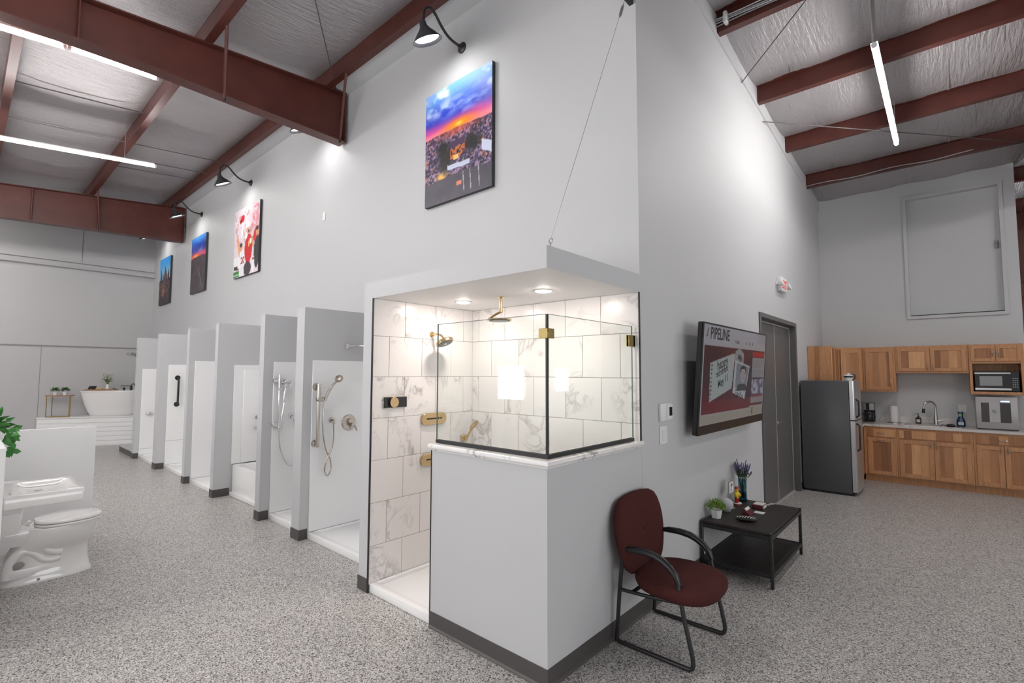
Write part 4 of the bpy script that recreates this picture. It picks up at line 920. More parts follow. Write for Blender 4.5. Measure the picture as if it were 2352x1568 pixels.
for i, u in enumerate((.62, .68, .73)): tvt('icon_text', 'o', u, .85, .05, .8, .002)

# ================================================================== BURGUNDY ARMCHAIR
ch = thing('armchair', 'burgundy upholstered guest armchair with black sled frame against the grey wall', 'chair', (.30, .90, 0))
YC = .9025
def frame(y):
    return [(.040, y, .013), (.062, y, .30), (.088, y, .545), (.095, y, .562), (.115, y, .572), (.16, y, .578), (.23, y, .580), (.30, y, .572), (.345, y, .555), (.385, y, .530), (.415, y, .498), (.435, y, .45), (.447, y, .38), (.463, y, .29), (.487, y, .19), (.512, y, .075), (.514, y, .045), (.508, y, .024), (.494, y, .014), (.47, y, .0125), (.25, y, .0125), (.06, y, .0125)]
for y in (.645, 1.16):
    build(MB().tube(frame(y), .0125, 10, closed=True), 'side_frame', 'black_metal', ch)
    build(MB().tube([(.105, y, .573), (.16, y, .582), (.23, y, .585), (.30, y, .577), (.347, y, .560), (.388, y, .534), (.420, y, .500), (.441, y, .450)], [.013, .020, .0215, .0215, .0215, .021, .020, .014], 12), 'arm_pad', 'black_plastic', ch)
    build(MB().tube([(.075, y, .325), (.25, y, .335), (.452, y, .355)], .011, 8), 'seat_rail', 'black_metal', ch)
build(MB().tube([(.30, .645, .338), (.30, 1.16, .338)], .011, 8).tube([(.15, .645, .33), (.15, 1.16, .33)], .011, 8).tube([(.42, .645, .350), (.42, 1.16, .350)], .011, 8), 'cross_bar', 'black_metal', ch)
ol = []
N = 44
for i in range(N):
    a = 2*PI*i/N; c, s_ = math.cos(a), math.sin(a); r = (abs(c)**2.6+abs(s_)**2.6)**(-1/2.6); ol.append((c*r, s_*r))
rings = []
for sc_, z in ((.0, .347), (.80, .347), (.95, .358), (1.0, .385), (.995, .402), (.95, .422), (.80, .438), (.5, .444), (.0, .442)):
    rr_ = []
    for px, py in ol:
        x = .352 + .252*px*max(sc_, .01); y = YC - .025 + (.290 - .035*px*-1*0 - .03*(1-px)*.5)*py*max(sc_, .01)
        dz = .012*(px*sc_)**2*(-1 if px > 0 else .6) ; rr_.append((x, y, z + dz))
    rings.append(rr_)
build(MB().loft(rings, cap=False), 'seat', 'burgundy', ch, angle=60)
bo = [(0, .868), (.09, .864), (.165, .852), (.205, .832), (.235, .79), (.256, .73), (.264, .66), (.258, .60), (.244, .54), (.224, .48), (.200, .435), (.168, .408), (.11, .398), (0, .395)]
bo = bo + [(-y, z) for y, z in bo[-2:0:-1]]
cz = .64
def backpt(y, z, off):
    xb = .092 - .072*(z-.395)/.47 + .055*((y)/.27)**2*.15
    return (xb + off, YC - .002 + y*1.16, z)
rings = []
for sc_, off in ((.02, -.012), (.9, -.012), (.985, 0.0), (1.0, .016), (.985, .032), (.9, .046), (.6, .052), (.02, .050)):
    rings.append([backpt(y*sc_, cz+(z-cz)*sc_, off) for y, z in bo])
build(MB().loft(rings, cap=False), 'backrest', 'burgundy', ch, angle=60)
br = MB()
for y in (.645, 1.16): br.tube([(.088, y, .545), (.080, YC+(y-YC)*.95, .57), (.075, YC+(y-YC)*.85, .57)], .010, 8)
br.tube([(.15, YC-.08, .33), (.10, YC-.08, .39), (.085, YC-.08, .50)], .012, 8).tube([(.15, YC+.08, .33), (.10, YC+.08, .39), (.085, YC+.08, .50)], .012, 8)
build(br, 'back_support', 'black_metal', ch)

# ================================================================== COFFEE TABLE AND WHAT STANDS ON IT
ZT = .415
ct = thing('coffee_table', 'black wooden coffee table with metal frame and lower shelf against the grey wall', 'table', (.29, 2.58, 0))
CX0, CX1, CY0, CY1 = .012, .568, 2.085, 3.085
build(MB().box(CX0+.012, CX1-.012, CY0+.012, CY1-.012, ZT-.022, ZT), 'table_top', 'table_wood', ct, bevel=.003)
sf = build(MB().box(CX0+.02, CX1-.02, CY0+.02, CY1-.02, .085, .10), 'shelf', 'table_wood', ct, bevel=.002)
for x in (CX0, CX1-.024):
    for y in (CY0, CY1-.024): build(MB().box(x, x+.024, y, y+.024, 0, ZT-.012), 'leg', 'table_metal', ct, bevel=.004)
fr = MB()
for z in (ZT-.052, .075):
    for y in (CY0+.002, CY1-.022): fr.box(CX0+.024, CX1-.024, y, y+.02, z, z+.03)
    for x in (CX0+.002, CX1-.022): fr.box(x, x+.02, CY0+.024, CY1-.024, z, z+.03)
build(fr, 'frame_rail', 'table_metal', ct, bevel=.003)
cb_ = MB()
for x in (CX0, CX1-.024):
    for y in (CY0, CY1-.024): cb_.box(x-.001, x+.025, y-.001, y+.025, ZT-.012, ZT+.002)
build(cb_, 'corner_cap', 'table_metal', ct, bevel=.008, seg=2)

def foliage(name, m, parent, c, r, n, l, wd, up=.5, seed=1, kind='stuff'):
    rr_ = random.Random(seed); mb = MB()
    for i in range(n):
        a = rr_.uniform(0, 2*PI); ph = math.acos(rr_.uniform(-.25, 1)); d = Vector((math.sin(ph)*math.cos(a), math.sin(ph)*math.sin(a), math.cos(ph)))
        k = rr_.uniform(.35, .95); p_ = Vector(c) + Vector((d.x*r[0], d.y*r[1], d.z*r[2]))*k
        dd = d + Vector((rr_.uniform(-.5, .5), rr_.uniform(-.5, .5), rr_.uniform(-.2, .7)*up)); mb.leaf(p_, dd, (rr_.uniform(-1, 1), rr_.uniform(-1, 1), .9), l*rr_.uniform(.7, 1.25), wd*rr_.uniform(.8, 1.2))
    return build(mb, name, m, parent, smooth=False, kind=kind)
# plant in faceted pot
pp = thing('potted_plant', 'small bright green artificial plant in a faceted white pot on the coffee table', 'plant', (.092, 2.25, ZT))
def ngon(r, z, n, c, a0=0): return [(c[0]+r*math.cos(a0+2*PI*i/n), c[1]+r*math.sin(a0+2*PI*i/n), z) for i in range(n)]
c0 = (.092, 2.25)
build(MB().loft([ngon(.038, ZT, 6, c0), ngon(.052, ZT+.070, 6, c0, .0), ngon(.046, ZT+.070, 6, c0), ngon(.044, ZT+.058, 6, c0)]), 'pot', 'white_plastic', pp, angle=20)
foliage('foliage', 'leaf_bright', pp, (c0[0], c0[1], ZT+.085), (.075, .075, .068), 420, .024, .010, .8, 3)
# small amber bottle-box behind the plant
ab = thing('amber_box', 'small amber wooden box with dark side between the plant and the round speaker', 'box', (.075, 2.365, ZT))
build(MB().box(.05, .095, 2.34, 2.372, ZT, ZT+.065), 'block', 'amber_wood', ab, bevel=.003); build(MB().box(.05, .095, 2.372, 2.384, ZT, ZT+.075), 'side', 'maroon_dark', ab, bevel=.002)
# round speaker
so_ = thing('smart_speaker', 'round grey fabric speaker on the coffee table beside the plant', 'speaker', (.088, 2.525, ZT))
build(MB().ell((.088, 2.525, ZT+.057), (.058, .058, .057), 24, 14), 'ball', 'cloth_grey', so_); build(MB().lathe([(0, 0), (.034, 0), (.036, .012), (0, .012)], (.088, 2.525, ZT), 18), 'base', 'grey_plastic', so_)
# card on a stand
cs = thing('card_stand', 'small framed card with red emblem on a metal stand', 'sign stand', (.085, 2.66, ZT))
build(MB().lathe([(0, 0), (.035, 0), (.033, .004), (0, .006)], (.085, 2.66, ZT), 16), 'foot', 'steel', cs); build(MB().cyl((.085, 2.66, ZT), (.085, 2.66, ZT+.13), .006, n=8), 'stem', 'steel', cs)
build(MB().box(.080, .088, 2.60, 2.735, ZT+.125, ZT+.245), 'card_frame', 'grey_plastic', cs, bevel=.002); build(MB().box(.088, .0888, 2.615, 2.722, ZT+.138, ZT+.232), 'card', 'paper', cs)
em = MB().prism_x([(2.645, ZT+.15), (2.668, ZT+.15), (2.672, ZT+.185), (2.700, ZT+.205), (2.690, ZT+.222), (2.655, ZT+.215), (2.650, ZT+.195), (2.658, ZT+.185)], .0888, .0893); build(em, 'emblem', 'red_plain', cs)
# little figurine
fg = thing('figurine', 'small painted figurine with red cap, yellow shirt and red trousers on a white base', 'figurine', (.083, 2.835, ZT))
cx, cy = .083, 2.835
build(MB().lathe([(0, 0), (.042, 0), (.042, .008), (0, .008)], (cx, cy, ZT), 18), 'base', 'red_plain', fg); build(MB().lathe([(0, .008), (.041, .008), (.040, .014), (0, .014)], (cx, cy, ZT), 18), 'base_top', 'white_plastic', fg)
build(MB().tube([(cx, cy-.016, ZT+.014), (cx, cy-.016, ZT+.055)], [.013, .015], 8).tube([(cx, cy+.016, ZT+.014), (cx, cy+.016, ZT+.055)], [.013, .015], 8).ell((cx, cy, ZT+.06), (.022, .033, .016), 12, 8), 'trousers', 'red_plain', fg)
build(MB().ell((cx, cy, ZT+.090), (.024, .035, .032), 14, 10).tube([(cx, cy-.03, ZT+.105), (cx+.012, cy-.048, ZT+.08), (cx+.02, cy-.04, ZT+.065)], .010, 8).tube([(cx, cy+.03, ZT+.105), (cx+.012, cy+.046, ZT+.08), (cx+.02, cy+.036, ZT+.07)], .010, 8), 'shirt', 'yellow', fg)
build(MB().ell((cx, cy, ZT+.132), (.018, .019, .020), 12, 10), 'head', 'yellow', fg); build(MB().lathe([(.022, 0), (.021, .004), (.018, .016), (0, .018)], (cx, cy, ZT+.142), 14), 'cap', 'red_plain', fg)
# lavender in a blue glass vase
lv = thing('lavender_vase', 'blue glass vase of purple lavender on the coffee table', 'flower vase', (.092, 2.985, ZT))
vx, vy = .092, 2.975
build(MB().lathe([(0, 0), (.040, 0), (.041, .01), (.038, .10), (.039, .205), (.043, .215), (.040, .215), (.036, .205), (.035, .10), (.036, .014), (0, .014)], (vx, vy, ZT), 24), 'vase', 'vase_glass', lv)
build(MB().lathe([(0, .016), (.034, .016), (.034, .095), (0, .095)], (vx, vy, ZT), 20), 'beads', 'vase_water', lv)
st = MB(); fl_ = MB(); lf_ = MB(); rr_ = random.Random(5)
for i in range(26):
    a = rr_.uniform(0, 2*PI); sp = rr_.uniform(.02, .12); h = rr_.uniform(.33, .44) - sp*.45
    p0 = Vector((vx+rr_.uniform(-.02, .02), vy+rr_.uniform(-.02, .02), ZT+.03)); p1 = Vector((vx+math.cos(a)*sp*.35, vy+math.sin(a)*sp*.35, ZT+.22)); p2 = Vector((vx+math.cos(a)*sp*.75, vy+math.sin(a)*sp, ZT+h))
    if p2.x < .02: p2.x = .02
    st.tube([p0, p1, p2], .0018, 5); d = (p2-p1).normalized()
    for k in range(9):
        q = p1.lerp(p2, .55+.05*k); fl_.ell(q+Vector((rr_.uniform(-.004, .004), rr_.uniform(-.004, .004), 0)), (.0065-.0003*k, .0065-.0003*k, .008), 5, 4)
    for k in range(6):
        q = p1.lerp(p2, rr_.uniform(0, .5)); lf_.leaf(q, d+Vector((rr_.uniform(-1, 1), rr_.uniform(-1, 1), .2)), (0, 0, 1), .045, .011)
build(st, 'stems', 'leaf_sage', lv, kind='stuff'); build(fl_, 'blossoms', 'lavender', lv, kind='stuff'); build(lf_, 'foliage', 'leaf_sage', lv, smooth=False, kind='stuff')
# things lying on the table
cc = thing('card_holder', 'black card holder with a white card leaning out of it', 'card holder', (.27, 2.54, ZT))
build(MB().prism_y([(.235, ZT), (.30, ZT), (.295, ZT+.012), (.245, ZT+.055), (.235, ZT+.055)], 2.485, 2.60), 'body', 'maroon_dark', cc, bevel=.003); 
build(MB().box(0, .005, 0, .10, 0, .062, Matrix.Translation((.283, 2.50, ZT+.004)) @ Matrix.Rotation(-.62, 4, 'Y')), 'card', 'paper', cc)
o = build(MB().box(.285, .365, 2.62, 2.69, ZT, ZT+.004, None), 'business_card', 'paper'); tag(o, 'white card lying flat between the two card holders', 'card')
cc = thing('card_box', 'maroon and white card box lying open on the coffee table', 'card box', (.28, 2.83, ZT))
build(MB().box(.225, .325, 2.77, 2.90, ZT, ZT+.035), 'box', 'maroon_dark', cc, bevel=.004); build(MB().box(.24, .322, 2.785, 2.885, ZT+.035, ZT+.040), 'lid_label', 'paper', cc); build(MB().box(.3252, .326, 2.785, 2.885, ZT+.006, ZT+.030), 'front_label', 'paper', cc)
tg = thing('striped_case', 'black zip case with white stripes at the front of the coffee table', 'case', (.30, 2.31, ZT))
cm_ = Matrix.Translation((.315, 2.31, ZT)) @ Matrix.Rotation(.35, 4, 'Z')
build(MB().ell((0, 0, .021), (.088, .036, .021), 20, 10, mat=None), 'body', 'black_plastic', tg, world=False).matrix_local = PM[tg.name].inverted() @ cm_
sb = MB()
for k in range(7):
    x = -.06+.02*k; hh = math.sqrt(max(0, 1-(x/.088)**2)); sb.tube([(x-.012, -.036*hh*.75, .021+.021*hh*.68), (x, -.01, .021+.0215*hh), (x+.012, .036*hh*.6, .021+.021*hh*.82)], .0022, 5)
build(sb, 'stripe', 'white_plastic', tg, world=False).matrix_local = PM[tg.name].inverted() @ cm_
lc = MB().tube([(.30+.025*math.sin(k*1.9)+.012*k/6, 2.955+.006*k, ZT+.003) for k in range(22)], .0028, 6)
tag(build(lc, 'loose_cord', 'ink_light'), 'pale cord lying in tight loops at the back of the coffee table', 'cord')

# ================================================================== KITCHEN
kf = 7.30       # face of the base cabinets
def shaker_door(parent, x0, x1, z0, z1, y, handle=None, fr=.055, dr_=False):
    d = build(MB().box(x0, x0+fr, y-.018, y, z0, z1).box(x1-fr, x1, y-.018, y, z0, z1).box(x0+fr, x1-fr, y-.018, y, z0, z0+fr).box(x0+fr, x1-fr, y-.018, y, z1-fr, z1), 'door', 'hickory_frame', parent, bevel=.002)
    build(MB().box(x0+fr, x1-fr, y-.009, y, z0+fr, z1-fr), 'panel', 'hickory', d, smooth=False)
    if handle:
        hx, hz = handle; build(pull(hx, y-.018, hz, True), 'handle', 'nickel', d)
    return d
def pull(x, y, z, vert, l=.085):
    m = MB(); a = (0, 0, l/2) if vert else (l/2, 0, 0); P = Vector((x, y, z)); A = Vector(a)
    m.tube([P-A, P-A*.9+Vector((0, -.022, 0)), P+Vector((0, -.028, 0)), P+A*.9+Vector((0, -.022, 0)), P+A], [.006, .005, .0075, .005, .006], 8); return m
def carcass(parent, x0, x1, y0, y1, z0, z1): return build(MB().box(x0, x1, y0, y1, z0, z1), 'carcass', 'hickory_frame', parent, bevel=.002)
def base_cab(x0, x1, label, doors, drawer, false_front=False):
    t_ = thing('base_cabinet', label, 'cabinet', ((x0+x1)/2, kf+.28, 0), group='hickory base cabinets')
    carcass(t_, x0, x1, kf, YK-.005, .10, .835); build(MB().box(x0, x1, kf+.06, YK-.005, 0, .10), 'toe_kick', 'hickory_frame', t_)
    for (a, b_) in drawer:
        d = build(MB().box(a, b_, kf-.018, kf, .685, .80), 'drawer', 'hickory', t_, bevel=.003)
        if not false_front: build(pull((a+b_)/2, kf-.018, .745, False), 'handle', 'nickel', d)
    for (a, b_, hx) in doors: shaker_door(t_, a, b_, .115, .665, kf, (hx, .61) if hx else None)
    return t_
base_cab(.60, 1.005, 'hickory base cabinet with one drawer beside the refrigerator', [(.645, .985, None)], [(.645, .985)])
d = bpy.data.objects['base_cabinet'].children
build(pull(.815, kf-.018, .635, False), 'handle', 'nickel', [c for c in d if c.name.startswith('door')][0])
base_cab(1.007, 1.845, 'hickory sink base cabinet with two doors under the faucet', [(1.035, 1.425, 1.395), (1.432, 1.825, 1.462)], [(1.035, 1.825)], True)
base_cab(1.847, 2.45, 'hickory base cabinet with drawer and two doors at the right edge', [(1.875, 2.145, 2.115), (2.152, 2.425, 2.182)], [(1.875, 2.425)])
lb_ = thing('base_cabinet', 'hickory corner base cabinet hidden mostly behind the refrigerator', 'cabinet', (.29, 7.2, 0), group='hickory base cabinets')
build(MB().box(.005, .595, 6.70, YK-.005, .10, .835), 'carcass', 'hickory_frame', lb_, bevel=.002); build(MB().box(.005, .54, 6.70, YK-.005, 0, .10), 'toe_kick', 'hickory_frame', lb_)
# worktop with sink cut-out
wt_ = thing('worktop', 'white veined marble worktop with upstand along the kitchen wall', 'worktop', (1.3, 7.6, .835))
SX0, SX1, SY0, SY1 = 1.10, 1.72, 7.40, 7.72
m = MB(); m.box(.005, SX0, kf-.025, YK-.004, .837, .872); m.box(SX1, 2.45, kf-.025, YK-.004, .837, .872); m.box(SX0, SX1, kf-.025, SY0, .837, .872); m.box(SX0, SX1, SY1, YK-.004, .837, .872); m.box(.005, .62, 6.70, kf-.025, .837, .872)
build(m, 'slab', 'marble_counter', wt_, smooth=False); build(MB().box(.02, 2.45, YK-.024, YK-.004, .873, .975), 'upstand', 'marble_counter', wt_, smooth=False); build(MB().box(.005, .019, 6.70, YK-.025, .873, .975), 'upstand', 'marble_counter', wt_, smooth=False)
sk = thing('kitchen_sink', 'stainless steel sink set into the marble worktop', 'sink', (1.41, 7.56, .66))
m = MB(); m.box(SX0+.005, SX1-.005, SY0+.005, SY1-.005, .66, .672); m.box(SX0+.004, SX0+.012, SY0+.005, SY1-.005, .672, .835); m.box(SX1-.012, SX1-.004, SY0+.005, SY1-.005, .672, .835); m.box(SX0+.012, SX1-.012, SY0+.005, SY0+.012, .672, .835); m.box(SX0+.012, SX1-.012, SY1-.012, SY1-.005, .672, .835)
build(m, 'bowl', 'steel', sk); rm = MB(); rm.box(SX0-.012, SX1+.012, SY0-.012, SY0+.006, .8725, .877); rm.box(SX0-.012, SX1+.012, SY1-.006, SY1+.012, .8725, .877); rm.box(SX0-.012, SX0+.006, SY0+.006, SY1-.006, .8725, .877); rm.box(SX1-.006, SX1+.012, SY0+.006, SY1-.006, .8725, .877)
build(rm, 'rim', 'steel', sk)
fc = thing('kitchen_faucet', 'tall brushed steel pull-down faucet with gooseneck spout behind the sink', 'faucet', (1.455, 7.775, .872))
fx, fy = 1.455, 7.775
build(MB().lathe([(0, 0), (.034, 0), (.030, .02), (.024, .10), (.019, .18), (.017, .19), (0, .19)], (fx, fy, .872), 18), 'body', 'steel', fc)
build(MB().tube(smooth_path([(fx, fy, 1.05), (fx, fy, 1.13), (fx-.012, fy-.01, 1.19), (fx-.06, fy-.05, 1.225), (fx-.11, fy-.09, 1.20), (fx-.128, fy-.105, 1.15), (fx-.132, fy-.108, 1.11)]), .0135, 10), 'spout', 'steel', fc)
build(MB().cyl((fx-.132, fy-.108, 1.115), (fx-.138, fy-.112, 1.05), .016, .021, 12), 'spray_head', 'black_plastic', fc); build(MB().tube([(fx+.02, fy-.005, .93), (fx+.06, fy-.01, .94), (fx+.10, fy-.015, .945)], [.016, .012, .009], 8), 'lever', 'steel', fc)
sb_ = thing('soap_dispenser', 'brown soap dispenser bottle with black pump beside the faucet', 'soap dispenser', (1.25, 7.78, .872))
build(MB().lathe([(0, 0), (.034, 0), (.036, .01), (.036, .085), (.028, .10), (.014, .105), (0, .105)], (1.25, 7.78, .872), 16), 'bottle', 'soap_amber', sb_); build(MB().lathe([(0, .105), (.013, .105), (.013, .125), (.005, .127), (.005, .15), (.011, .152), (.011, .16), (0, .16)], (1.25, 7.78, .872), 12).tube([(1.25, 7.78, 1.028), (1.22, 7.765, 1.026)], .005, 6), 'pump', 'black_plastic', sb_); build(MB().box(1.228, 1.272, 7.7425, 7.7435, .90, .945), 'label', 'label_white', sb_)
# coffee maker, towel roll
cf = thing('coffee_maker', 'black and steel drip coffee maker on the worktop beside the refrigerator', 'coffee maker', (.65, 7.72, .872))
build(MB().box(.565, .715, 7.62, 7.80, .872, .895), 'base', 'black_plastic', cf, bevel=.004); build(MB().box(.565, .715, 7.74, 7.80, .895, 1.175), 'column', 'black_plastic', cf, bevel=.004); build(MB().box(.565, .715, 7.62, 7.74, 1.06, 1.175), 'brew_head', 'steel', cf, bevel=.008)
build(MB().box(.61, .655, 7.612, 7.62, 1.065, 1.17), 'control_strip', 'black_plastic', cf); build(MB().lathe([(0, 0), (.055, 0), (.062, .02), (.060, .11), (.045, .14), (0, .145)], (.64, 7.68, .897), 18), 'carafe', 'black_gloss', cf); build(MB().tube([(.59, 7.65, 1.02), (.55, 7.63, 1.0), (.52, 7.62, .96)], .008, 6), 'carafe_handle', 'black_plastic', cf)
pt = thing('paper_towel_holder', 'white paper towel roll on an upright holder', 'paper towels', (.955, 7.74, .872))
build(MB().lathe([(0, 0), (.085, 0), (.085, .008), (0, .010)], (.955, 7.74, .872), 22), 'base', 'steel', pt); build(MB().lathe([(.02, .012), (.058, .012), (.058, .265), (.02, .265)], (.955, 7.74, .872), 22), 'roll', 'paper', pt); build(MB().cyl((.955, 7.74, .88), (.955, 7.74, 1.17), .007, n=8).ell((.955, 7.74, 1.175), (.013, .013, .013), 10, 8), 'post', 'steel', pt)
bl = thing('cleaner_bottle', 'blue dish soap bottle with green label on the worktop', 'bottle', (1.735, 7.70, .872))
def oval(rx, ry, z, n=16): return [(1.735+rx*math.cos(2*PI*i/n), 7.70+ry*math.sin(2*PI*i/n), z) for i in range(n)]
build(MB().loft([oval(.045, .028, .872), oval(.050, .030, .885), oval(.050, .030, .955), oval(.028, .022, 1.01), oval(.024, .020, 1.04), oval(.032, .022, 1.065), oval(.030, .022, 1.085), oval(.026, .02, 1.09)]), 'bottle', 'blue_bottle', bl, angle=60); build(MB().box(1.705, 1.765, 7.667, 7.669, .90, .94), 'label', 'label_white', bl); build(MB().box(1.715, 1.745, 7.677, 7.679, 1.02, 1.062), 'neck_label', 'green_label', bl)
spn = MB().ell((1.62, 7.44, .898), (.055, .035, .025), 16, 8).tube([(1.575, 7.45, .90), (1.53, 7.46, .905), (1.505, 7.46, .885)], .006, 6); tag(build(spn, 'scrub_pad', 'black_plastic'), 'black scrubbing pad with handle at the sink edge', 'scrubber')
ol_ = thing('power_outlet', 'white power outlet on the kitchen wall above the worktop', 'outlet', (1.76, YK, 1.075)); build(MB().box(1.715, 1.805, YK-.008, YK, 1.075, 1.185), 'plate', 'white_plastic', ol_, bevel=.003); build(MB().box(1.74, 1.78, YK-.0105, YK-.008, 1.085, 1.122).box(1.74, 1.78, YK-.0105, YK-.008, 1.137, 1.175), 'socket', 'fixture_white', ol_, bevel=.002)
im = thing('ice_maker', 'silver countertop ice maker with dark window under the microwave', 'ice maker', (2.10, 7.62, .872))
build(MB().box(1.895, 2.315, 7.46, 7.80, .885, 1.325), 'body', 'ice_front', im, bevel=.008, seg=2); build(MB().box(1.95, 2.245, 7.455, 7.46, .975, 1.245), 'window', 'ice_window', im); build(MB().box(2.03, 2.14, 7.450, 7.455, .975, 1.245), 'chute', 'ice_front', im, bevel=.002); build(MB().box(2.15, 2.235, 7.457, 7.4605, 1.262, 1.274), 'indicator', 'blue_led', im); build(MB().box(1.90, 2.31, 7.49, 7.79, .872, .885), 'foot', 'black_plastic', im); build(MB().lathe([(0, 0), (.022, 0), (.018, .02), (0, .022)], mat=Matrix.Translation((2.085, 7.450, 1.13)) @ Matrix.Rotation(PI/2, 4, 'X'), n=12), 'spout', 'grey_plastic', im)
# upper cabinets
uf = 7.57
def upper(x0, x1, z0, z1, label, doors, hz):
    t_ = thing('wall_cabinet', label, 'cabinet', ((x0+x1)/2, uf+.16, z0), group='hickory wall cabinets'); carcass(t_, x0, x1, uf, YK-.004, z0, z1)
    for (a, b_, hx) in doors: shaker_door(t_, a, b_, z0+.03, z1-.03, uf, (hx, hz), .05)
    return t_
upper(.60, 1.012, 1.362, 2.065, 'hickory wall cabinet with single tall door left of the sink', [(.63, .985, .955)], 1.46)
upper(1.014, 1.852, 1.652, 2.068, 'short hickory wall cabinet with two doors above the sink', [(1.04, 1.425, 1.395), (1.432, 1.825, 1.462)], 1.75)
mc = thing('wall_cabinet', 'hickory wall cabinet with open microwave niche and two small doors', 'cabinet', (2.12, uf+.16, 1.355), group='hickory wall cabinets')
m = MB(); m.box(1.854, 1.886, uf-.02, YK-.004, 1.355, 2.065); m.box(2.375, 2.407, uf-.02, YK-.004, 1.355, 2.065); m.box(1.886, 2.375, uf-.02, YK-.004, 1.355, 1.395); m.box(1.886, 2.375, uf-.02, YK-.004, 1.79, 2.065); m.box(1.886, 2.375, YK-.02, YK-.004, 1.395, 1.79); build(m, 'carcass', 'hickory_frame', mc, bevel=.002)
for a, b_, hx in ((1.875, 2.128, 2.10), (2.133, 2.385, 2.16)): shaker_door(mc, a, b_, 1.825, 2.045, uf-.02, (hx, 1.93), .042)
mw = thing('microwave', 'black and steel microwave oven in the cabinet niche', 'microwave', (2.12, 7.68, 1.395))
build(MB().box(1.905, 2.355, uf-.005, 7.86, 1.405, 1.68), 'body', 'black_plastic', mw, bevel=.004); build(MB().box(1.905, 2.27, uf-.012, uf-.005, 1.648, 1.665), 'top_trim', 'steel', mw); build(MB().box(1.905, 2.27, uf-.012, uf-.005, 1.420, 1.445), 'bottom_trim', 'steel', mw); build(MB().box(1.955, 2.185, uf-.008, uf-.005, 1.478, 1.615), 'window', 'grey_plastic', mw); build(MB().box(1.92, 1.94, 7.62, 7.66, 1.395, 1.405).box(2.32, 2.34, 7.62, 7.66, 1.395, 1.405), 'foot', 'black_plastic', mw)
kp = MB()
for i in range(3):
    for j in range(5): kp.box(2.285+.02*i, 2.298+.02*i, uf-.008, uf-.005, 1.46+.03*j, 1.472+.03*j)
build(kp, 'keypad', 'grey_plastic', mw)
# upper run on the television wall, ending above the refrigerator
uw = thing('wall_cabinet', 'hickory wall cabinet with plain end panel above the refrigerator', 'cabinet', (.16, 6.95, 1.42), group='hickory wall cabinets')
build(MB().box(.004, .30, 6.62, 7.25, 1.42, 2.06), 'carcass', 'hickory_frame', uw, bevel=.002); build(MB().box(.10, .16, 6.612, 6.62, 1.42, 2.06), 'edge_strip', 'hickory', uw); build(MB().box(.30, .318, 6.65, 7.22, 1.45, 2.03), 'door', 'hickory', uw, bevel=.003)
uc = thing('wall_cabinet', 'hickory corner wall cabinet set at an angle', 'cabinet', (.3, 7.6, 1.42), group='hickory wall cabinets')
build(MB().prism_z([(.004, 7.252), (.30, 7.252), (.597, uf), (.597, YK-.004), (.004, YK-.004)], 1.36, 2.062), 'carcass', 'hickory_frame', uc, bevel=.002)
cdm = Matrix.Translation((.312, 7.250, 0)) @ Matrix.Rotation(math.atan2(uf-7.252, .297), 4, 'Z')
ln = math.hypot(.297, uf-7.252)
m = MB(); m.box(.03, .085, -.02, -.002, 1.39, 2.03, cdm); m.box(ln-.10, ln-.045, -.02, -.002, 1.39, 2.03, cdm); m.box(.085, ln-.10, -.02, -.002, 1.39, 1.445, cdm); m.box(.085, ln-.10, -.02, -.002, 1.975, 2.03, cdm); dd_ = build(m, 'door', 'hickory_frame', uc, bevel=.002)
build(MB().box(.085, ln-.10, -.011, -.002, 1.445, 1.975, cdm), 'panel', 'hickory', dd_, smooth=False)
# refrigerator, side to the camera
rf = thing('refrigerator', 'dark grey refrigerator with steel doors standing beside the double door', 'refrigerator', (.34, 6.25, 0))
RY0, RY1 = 5.93, 6.60
build(MB().box(.025, .60, RY0, RY1, .03, 1.545), 'cabinet', 'fridge_side', rf, bevel=.012, seg=2); build(MB().box(.05, .62, RY0+.02, RY1-.02, 0, .03), 'base_grille', 'black_plastic', rf)
for z0, z1 in ((.055, 1.005), (1.018, 1.545)):
    dd_ = build(MB().prism_z([(.608, RY0+.004), (.648, RY0+.004), (.664, RY0+.03), (.672, RY0+.15), (.674, (RY0+RY1)/2), (.672, RY1-.15), (.664, RY1-.03), (.648, RY1-.004), (.608, RY1-.004)], z0, z1), 'door', 'fridge_door', rf, angle=30)
    hz0, hz1 = (.60, .97) if z0 < 1 else (1.05, 1.30)
    build(MB().tube([(.668, RY0+.075, hz0), (.70, RY0+.075, hz0+.03), (.70, RY0+.075, hz1-.03), (.668, RY0+.075, hz1)], .012, 8), 'handle', 'black_plastic', dd_)
    build(MB().box(.598, .608, RY0+.008, RY1-.008, z0+.004, z1-.004), 'gasket', 'black_plastic', rf)
cn = thing('canister', 'small white and black canister on top of the refrigerator', 'canister', (.565, 6.25, 1.545))
build(MB().lathe([(0, 0), (.055, 0), (.055, .075), (.045, .085), (0, .09)], (.565, 6.25, 1.545), 20), 'body', 'white_plastic', cn); build(MB().lathe([(.0555, .045), (.0565, .045), (.0565, .068), (.0555, .068)], (.565, 6.25, 1.545), 20), 'band', 'black_plastic', cn); build(MB().lathe([(0, .088), (.02, .09), (.02, .104), (0, .106)], (.565, 6.25, 1.545), 14), 'lid_knob', 'white_plastic', cn); build(MB().tube([(.61, 6.23, 1.555), (.645, 6.22, 1.575), (.645, 6.22, 1.625), (.61, 6.23, 1.64)], .008, 6), 'handle', 'black_plastic', cn)

